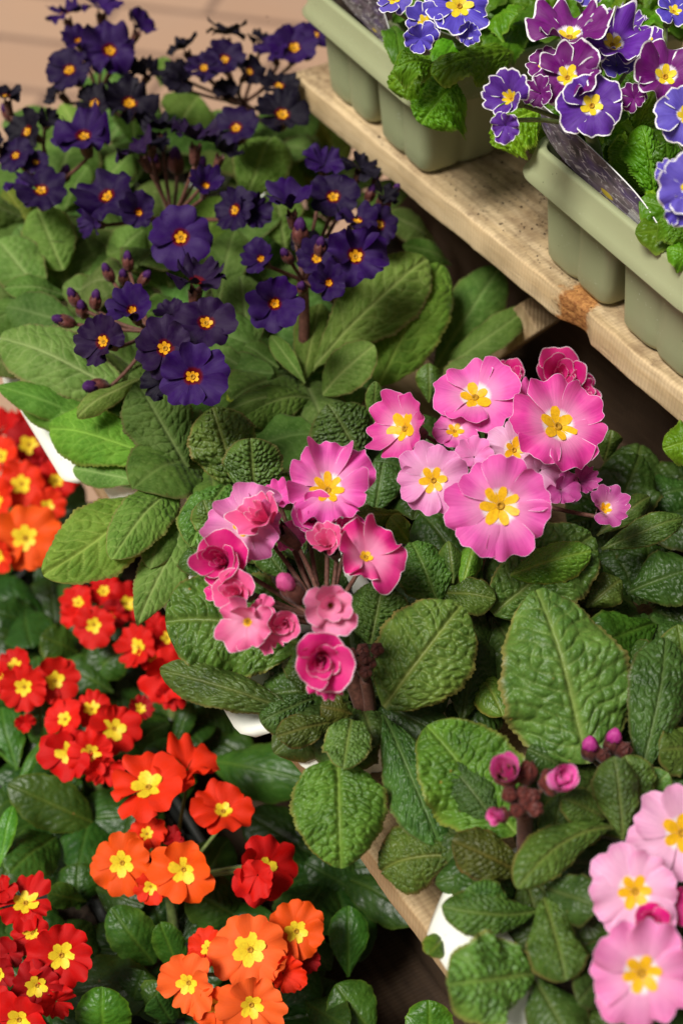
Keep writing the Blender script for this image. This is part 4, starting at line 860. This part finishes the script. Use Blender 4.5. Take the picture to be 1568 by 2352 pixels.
r7 = rplant('orange primrose with the palest domed head at the bottom edge', 600, 2340, 560, 2260, [
    (680, 2138, 148, .1, .1, 2, 'flat', .006, dict(n_=6)), (575, 2181, 178, 0, .25, 3, 'flat', .012, dict(n_=6)), (435, 2256, 150, -.3, .05, 3, 'open', .012), (577, 2306, 156, .1, -.1, 3, 'open', .014), (492, 2308, 100, -.1, -.1, 2, 'open', .006), (480, 2178, 92, -.3, .4, 1, 'open', .004), (650, 2235, 96, .4, .1, 1, 'side', .002, dict(eye=0)), (705, 2205, 60, .3, .1, 4, 'side', -.01, dict(eye=0))], 37, z0=-.10)
r8 = rplant('deep red primrose filling the bottom left corner', 70, 2300, 60, 2230, [
    (142, 2193, 160, .1, .1, 0, 'open', .012), (75, 2144, 96, -.1, .3, 0, 'open', .004), (60, 2076, 148, 0, .66, 0, 'open', .006, dict(W=.9)), (86, 2262, 124, .1, -.1, 4, 'open', .004), (45, 2340, 150, 0, -.1, 0, 'open', .012), (0, 2235, 100, -.3, 0, 4, 'open', .006), (-10, 2310, 110, -.3, -.1, 0, 'open', .006), (10, 2045, 70, -.3, .6, 0, 'side', .01, dict(eye=0)), (20, 2190, 90, -.3, .1, 4, 'side', 0, dict(eye=0)), (130, 2300, 90, .4, -.2, 0, 'side', .004, dict(eye=0))], 38, z0=-.10)
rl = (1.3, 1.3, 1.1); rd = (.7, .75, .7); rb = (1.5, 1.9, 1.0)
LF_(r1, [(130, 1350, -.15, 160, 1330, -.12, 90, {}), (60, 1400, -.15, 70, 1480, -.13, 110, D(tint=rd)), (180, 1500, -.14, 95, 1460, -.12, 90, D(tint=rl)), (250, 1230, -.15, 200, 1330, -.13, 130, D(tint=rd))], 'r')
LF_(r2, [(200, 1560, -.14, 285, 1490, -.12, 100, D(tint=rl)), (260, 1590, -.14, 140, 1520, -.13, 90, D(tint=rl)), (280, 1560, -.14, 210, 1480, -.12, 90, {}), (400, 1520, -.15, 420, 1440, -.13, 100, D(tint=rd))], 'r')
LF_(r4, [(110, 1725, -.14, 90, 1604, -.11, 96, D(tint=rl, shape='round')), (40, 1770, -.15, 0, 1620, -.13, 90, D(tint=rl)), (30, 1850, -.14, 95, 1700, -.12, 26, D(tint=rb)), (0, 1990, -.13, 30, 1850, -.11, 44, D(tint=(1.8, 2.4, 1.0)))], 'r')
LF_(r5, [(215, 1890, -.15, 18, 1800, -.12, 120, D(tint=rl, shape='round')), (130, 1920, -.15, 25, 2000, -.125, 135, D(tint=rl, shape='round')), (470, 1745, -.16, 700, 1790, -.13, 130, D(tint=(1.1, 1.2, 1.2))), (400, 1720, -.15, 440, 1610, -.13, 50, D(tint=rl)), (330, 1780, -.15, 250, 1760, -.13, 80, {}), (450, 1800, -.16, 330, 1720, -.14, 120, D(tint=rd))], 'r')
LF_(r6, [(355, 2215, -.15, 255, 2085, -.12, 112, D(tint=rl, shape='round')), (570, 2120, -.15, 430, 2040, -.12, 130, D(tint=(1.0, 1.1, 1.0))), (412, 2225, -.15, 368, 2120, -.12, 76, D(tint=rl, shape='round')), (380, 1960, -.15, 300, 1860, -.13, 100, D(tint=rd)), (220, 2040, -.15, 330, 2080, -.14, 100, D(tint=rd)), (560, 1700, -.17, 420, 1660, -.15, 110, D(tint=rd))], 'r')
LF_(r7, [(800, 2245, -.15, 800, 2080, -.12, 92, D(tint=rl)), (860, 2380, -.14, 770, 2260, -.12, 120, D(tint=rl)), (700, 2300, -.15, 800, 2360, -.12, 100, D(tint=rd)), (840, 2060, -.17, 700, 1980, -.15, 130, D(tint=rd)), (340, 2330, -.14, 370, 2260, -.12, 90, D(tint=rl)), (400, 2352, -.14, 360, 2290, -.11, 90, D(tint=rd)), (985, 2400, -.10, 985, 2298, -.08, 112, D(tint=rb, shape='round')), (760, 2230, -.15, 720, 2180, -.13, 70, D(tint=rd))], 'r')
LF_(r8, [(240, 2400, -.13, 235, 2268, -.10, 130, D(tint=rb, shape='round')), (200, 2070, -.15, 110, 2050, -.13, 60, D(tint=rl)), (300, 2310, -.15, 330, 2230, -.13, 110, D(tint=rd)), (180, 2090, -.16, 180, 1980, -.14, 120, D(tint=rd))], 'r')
# a leafy plant that has finished flowering, in the gloom under the pink ones
r9 = empty('primrose_plant', P(760, 1980, SL), 'leafy primrose without blooms, deep in shade below the hanging bright green leaf', 'primrose', GR)
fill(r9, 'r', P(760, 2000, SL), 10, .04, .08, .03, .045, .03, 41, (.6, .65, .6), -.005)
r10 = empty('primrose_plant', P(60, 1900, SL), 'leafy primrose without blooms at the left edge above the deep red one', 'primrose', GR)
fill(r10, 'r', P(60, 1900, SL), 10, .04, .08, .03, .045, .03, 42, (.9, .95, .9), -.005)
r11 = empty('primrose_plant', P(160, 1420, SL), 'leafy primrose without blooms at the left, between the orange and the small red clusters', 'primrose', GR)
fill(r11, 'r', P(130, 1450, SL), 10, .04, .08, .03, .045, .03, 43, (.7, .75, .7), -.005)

# ---------------------------------------------------------------- laced primroses on the upper shelf
BV = (.10, .065, .56); PV = (.15, .022, .40); MV = (.19, .006, .20); BV2 = (.13, .09, .55); VP = (.13, .03, .38)
uc = [BV, PV, MV, BV2, VP]
GU = 'white laced primroses'
SU = UZ + .068
ua = empty('primrose_plant', P(1040, 90, SU), 'blue primrose laced with white at the top centre, above ruffled bright leaves', 'primrose', GU)
hubUa = P(1050, 90, .262); stem(ua, P(1050, 130, SU), hubUa, .003, 'g')
FL(ua, [(1054, 16, 158, .05, .15, 0, 'flat', .006, dict(n_=6)), (975, 52, 100, -.3, .0, 0, 'open', .0), (905, 0, 100, -.2, .3, 3, 'open', .006), (965, 88, 78, -.2, -.4, 0, 'side', -.004, dict(eye=0)), (1075, 75, 60, .1, -.5, 0, 'side', -.002, dict(eye=0))], 'lace', hubUa, uc, 'g', .292)
ud = empty('primrose_plant', P(1360, 60, SU), 'laced primrose behind the purple one, only a blue petal showing at the top edge', 'primrose', GU)
hubUd = P(1345, 40, .255)
FL(ud, [(1338, -12, 86, 0, .3, 3, 'open', 0)], 'lace', hubUd, uc, 'g', .28)
ub = empty('primrose_plant', P(1370, 390, SU), 'purple primrose with white frilled petal edges, standing behind the printed plant label', 'primrose', GU)
hubUb = P(1350, 300, .262); stem(ub, P(1370, 380, SU), hubUb, .003, 'g')
FL(ub, [(1357, 244, 156, .05, .05, 4, 'flat', .002, dict(n_=5)), (1250, 150, 84, -.3, .2, 2, 'open', .0), (1480, 95, 92, .2, .4, 1, 'open', .0), (1440, 60, 80, .1, .6, 4, 'ruffle', .0), (1302, 180, 158, -.25, .12, 2, 'ruffle', .008), (1306, 90, 190, -.1, .62, 2, 'ruffle', .012, dict(eye=.3)), (1404, 106, 150, .15, .35, 1, 'ruffle', .008), (1525, 178, 170, .05, .1, 2, 'ruffle', .008),
        (1175, 228, 118, -.5, .0, 4, 'cup', .006), (1160, 288, 72, -.3, -.5, 4, 'side', .002, dict(eye=0)), (1415, 150, 90, .2, .0, 3, 'side', 0, dict(eye=0)), (1455, 225, 70, -.2, -.1, 2, 'side', 0, dict(eye=0)), (1240, 215, 70, -.4, .0, 2, 'side', .004, dict(eye=0))], 'lace', hubUb, uc, 'g', .280)
uz = empty('primrose_plant', P(1590, 380, SU), 'violet blue primrose laced with white, cut by the right edge above the label', 'primrose', GU)
hubUz = P(1580, 360, .262); stem(uz, P(1590, 400, SU), hubUz, .003, 'g')
FL(uz, [(1572, 266, 150, .05, .1, 3, 'open', .004), (1590, 432, 165, .0, .0, 3, 'flat', .008), (1545, 28, 96, .2, .45, 0, 'open', .002), (1535, 400, 70, -.3, .1, 3, 'side', -.002, dict(eye=0)), (1555, 480, 80, .1, -.4, 0, 'side', .0, dict(eye=0))], 'lace', hubUz, uc, 'g', .288)
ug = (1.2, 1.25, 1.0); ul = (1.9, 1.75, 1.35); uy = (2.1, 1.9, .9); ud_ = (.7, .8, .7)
LF_(ua, [(1030, 150, .245, 885, 195, .235, 130, D(hero=True, tint=ug, shape='round', arch=.3)), (1050, 190, .24, 965, 285, .225, 150, D(hero=True, tint=ug, shape='round', arch=.25)), (1010, 160, .25, 905, 150, .262, 80, D(hero=True, tint=ug, arch=.3)), (1180, 120, .25, 995, 160, .26, 110, D(hero=True, tint=ug, shape='round')),
    (1060, 80, .245, 1010, 150, .25, 80, D(tint=ug)), (1190, 60, .24, 1130, 130, .25, 100, D(tint=ud_)), (900, 60, .24, 920, 130, .25, 70, D(tint=ud_)), (1150, 30, .24, 1290, 60, .26, 100, D(tint=ud_)), (1120, 60, .25, 1180, 20, .27, 90, D(tint=ug)), (1100, 200, .23, 1130, 130, .25, 80, D(tint=ud_))], 'u')
fill(ua, 'u', P(1060, 60, SU), 12, .03, .055, .03, .042, .04, 51, (.8, .9, .8)); fill(ub, 'u', P(1370, 300, SU), 12, .025, .05, .028, .040, .03, 52, (.8, .9, .8)); fill(ud, 'u', P(1300, 60, SU), 12, .03, .055, .03, .042, .04, 53, (.85, .95, .85)); fill(uz, 'u', P(1600, 330, SU), 12, .03, .055, .028, .04, .03, 54, (.75, .85, .75))
uw = empty('primrose_plant', P(1480, 60, SU), 'leafy primrose in the top right corner, behind the purple white edged blooms', 'primrose', GU)
fill(uw, 'u', P(1480, 60, SU), 13, .03, .055, .028, .04, .045, 55, (.9, 1.0, .8)); 
uv_ = empty('primrose_plant', P(1580, 560, SU), 'leafy primrose at the right edge, in the near cell behind the long rim', 'primrose', GU)
fill(uv_, 'u', P(1610, 560, SU), 11, .02, .04, .02, .032, .03, 56, (.9, 1.0, .8))
LF_(ub, [(1240, 250, .25, 1120, 320, .232, 150, D(hero=True, tint=ul, shape='round', arch=.25)), (1210, 240, .25, 1130, 215, .25, 80, D(tint=ul)), (1490, 450, .220, 1428, 298, .250, 118, D(hero=True, tint=ul, shape='point', arch=.0, curl=-.05)), (1498, 470, .228, 1478, 285, .268, 88, D(hero=True, tint=ug, cup=-.4)), (1445, 330, .25, 1500, 215, .28, 96, D(hero=True, tint=ug)),
    (1400, 320, .25, 1420, 270, .27, 80, D(tint=ug)), (1480, 420, .235, 1535, 548, .232, 50, D(tint=ul, hero=True)), (1520, 420, .235, 1530, 330, .26, 80, D(tint=ud_)), (1400, 40, .25, 1430, -10, .27, 90, D(tint=ug)), (1450, 90, .25, 1500, 50, .27, 90, D(tint=ug)), (1265, 200, .25, 1270, 110, .27, 60, D(tint=ul))], 'u')
LF_(uv_, [(1600, 560, .24, 1515, 500, .25, 80, D(tint=ug, hero=True)), (1620, 600, .235, 1530, 570, .24, 70, D(tint=ug)), (1640, 1000, .14, 1520, 1030, .135, 100, D(tint=ug, shape='round'))], 'u')

# ---------------------------------------------------------------- printed labels
def label_mat():
    m, n = newmat('label_print'); uv = N(n, 'ShaderNodeTexCoord').outputs['UV']
    q = noise(n, mapping(n, uv, (9, 4, 1)), 1.0, 4, .6, .4)
    c = mixc(n, mapr(n, q, .35, .62), (.055, .045, .055), (.16, .12, .15))
    c = mixc(n, mapr(n, noise(n, mapping(n, uv, (5, 2, 1), (0, 0, 0), (3, 1, 0)), 1.0, 2), .5, .7), c, (.075, .04, .16))
    v = N(n, 'ShaderNodeTexVoronoi', feature='DISTANCE_TO_EDGE'); v.inputs['Scale'].default_value = 1
    n.links.new(mapping(n, uv, (20, 9, 1)), v.inputs['Vector'])
    wl = math_(n, 'MULTIPLY', mapr(n, v.outputs[0], .02, .07, 1, 0), mapr(n, noise(n, mapping(n, uv, (20, 8, 1)), 1.0, 2), .45, .6))
    c = mixc(n, math_(n, 'MULTIPLY', wl, .8), c, (.55, .52, .55))
    s_ = N(n, 'ShaderNodeTexVoronoi'); s_.inputs['Scale'].default_value = 1; s_.inputs['Randomness'].default_value = .7
    n.links.new(mapping(n, uv, (5.2, 2.4, 1)), s_.inputs['Vector'])
    c = mixc(n, mapr(n, math_(n, 'ADD', s_.outputs[0], math_(n, 'MULTIPLY', q, .12)), .22, .25, 1, 0), c, (.50, .38, .04))
    # barcode block
    sp = N(n, 'ShaderNodeSeparateXYZ'); n.links.new(uv, sp.inputs[0])
    bx_ = math_(n, 'MULTIPLY', mapr(n, sp.outputs[0], .74, .745), mapr(n, sp.outputs[0], .90, .905, 1, 0)); by_ = math_(n, 'MULTIPLY', mapr(n, sp.outputs[1], .05, .06), mapr(n, sp.outputs[1], .55, .56, 1, 0))
    bars = math_(n, 'GREATER_THAN', noise(n, mapping(n, uv, (0, 60, 0)), 1.0, 1), .5)
    c = mixc(n, math_(n, 'MULTIPLY', bx_, by_), c, mixc(n, bars, (.05, .04, .05), (.62, .6, .6)))
    finish(n, c, .3, .5, None); return m
M_label = label_mat(); M_card = simple('card_white', (.80, .80, .78), .5, .3, 200, .03)
def card(top, bot, label, root_loc):
    T_ = np.array(top); B_ = np.array(bot)
    def samp(A, n_):
        t = np.linspace(0, len(A) - 1, n_); i = np.arange(len(A)); return np.stack([np.interp(t, i, A[:, k]) for k in range(3)], -1)
    def smooth(A):
        for _ in range(6): A[1:-1] = (A[:-2] + A[2:] + A[1:-1] * 2) / 4
        return A
    Tn = smooth(samp(T_, 33)); Bn = smooth(samp(B_, 33)); w_ = np.linspace(0, 1, 9)[None, :, None]
    X = Bn[:, None] * (1 - w_) + Tn[:, None] * w_
    root = empty('plant_label', np.array(root_loc), label, 'plant label', 'printed plant labels')
    uu, ww = np.meshgrid(np.linspace(0, 1, 33), np.linspace(0, 1, 9), indexing='ij')
    mb = MB(); mb.grid(X, uv=np.stack([uu, ww], -1)); mb.build('printed_face', M_label, root, org=Bn[0])
    nn = np.cross(X[-1, 0] - X[0, 0], X[16, -1] - X[16, 0]); nn = nrm(nn); 
    if np.dot(nn, Q_ - BCK) < 0: nn = -nn
    mb = MB(); Y = X + nn * .0006; mb.grid(np.stack([X[:, -1] - nn * .0001, X[:, -1] + (X[:, -1] - X[:, -2]) * .03, Y[:, -1]], 1)); mb.grid(Y); mb.build('card_back', M_card, root, org=Bn[0])
    return root
def onplane(pts, base, lean, ang):
    e = np.array([math.sin(R_(ang)), -math.cos(R_(ang)), 0]); q = np.array([math.cos(R_(ang)), math.sin(R_(ang)), 0])
    nn = np.cross(e, nrm(q * lean + np.array([0, 0, 1.0]))); b_ = base + e * .006 + q * .0115; b_[2] = ztU; out = []
    for x, y in pts:
        a = P(x, y, 0.0) - C0; t = np.dot(b_ - C0, nn) / np.dot(a, nn); out.append(tuple(C0 + a * t))
    return out
card(onplane([(1180, 183), (1230, 230), (1278, 270), (1326, 312), (1395, 377), (1462, 445), (1503, 503), (1545, 584)], cb, -.12, 28.5),
     onplane([(1184, 192), (1216, 238), (1246, 296), (1268, 340), (1305, 382), (1350, 424), (1398, 474), (1446, 518), (1500, 556), (1545, 596)], cb, -.12, 28.5),
     'long printed plant label with a barcode, leaning along the near tray rim', P(1400, 450, .225))
card(onplane([(850, -50), (878, 20), (895, 75), (914, 132)], ca, -.12, 29), onplane([(750, -50), (800, 18), (855, 75), (910, 140)], ca, -.12, 29),
     'printed plant label at the top edge, tucked into the rim of the far upper tray', P(850, 60, .225))

# ---------------------------------------------------------------- loose compost on the upper plank
rs = np.random.RandomState(5); mb = MB()
for i in range(520):
    if rs.rand() < .7: s_ = rs.normal(.235, .05); q_ = abs(rs.normal(.045, .03)) + .006
    else: s_ = rs.uniform(-.1, .5); q_ = rs.uniform(.004, .12)
    c = np.array(UF) + E_ * (s_ - .05) + Q_ * q_; c[2] = UZ + .0003; r = abs(rs.normal(0, .00032)) + .00012
    a = np.arange(6) / 6 * 6.283 + rs.rand() * 6
    rows = [np.stack([c[0] + np.cos(a) * r * k_ * rs.uniform(.7, 1.3, 6), c[1] + np.sin(a) * r * k_ * rs.uniform(.7, 1.3, 6), np.full(6, c[2] + r * z_)], -1) for k_, z_ in ((1, 0), (.9, .5), (.1, .8))]
    mb.grid(np.array(rows), closed_v=True)
tag(mb.build('soil_crumbs', M_soil), 'dark crumbs of compost scattered on the pale upper plank', 'soil', kind='stuff')
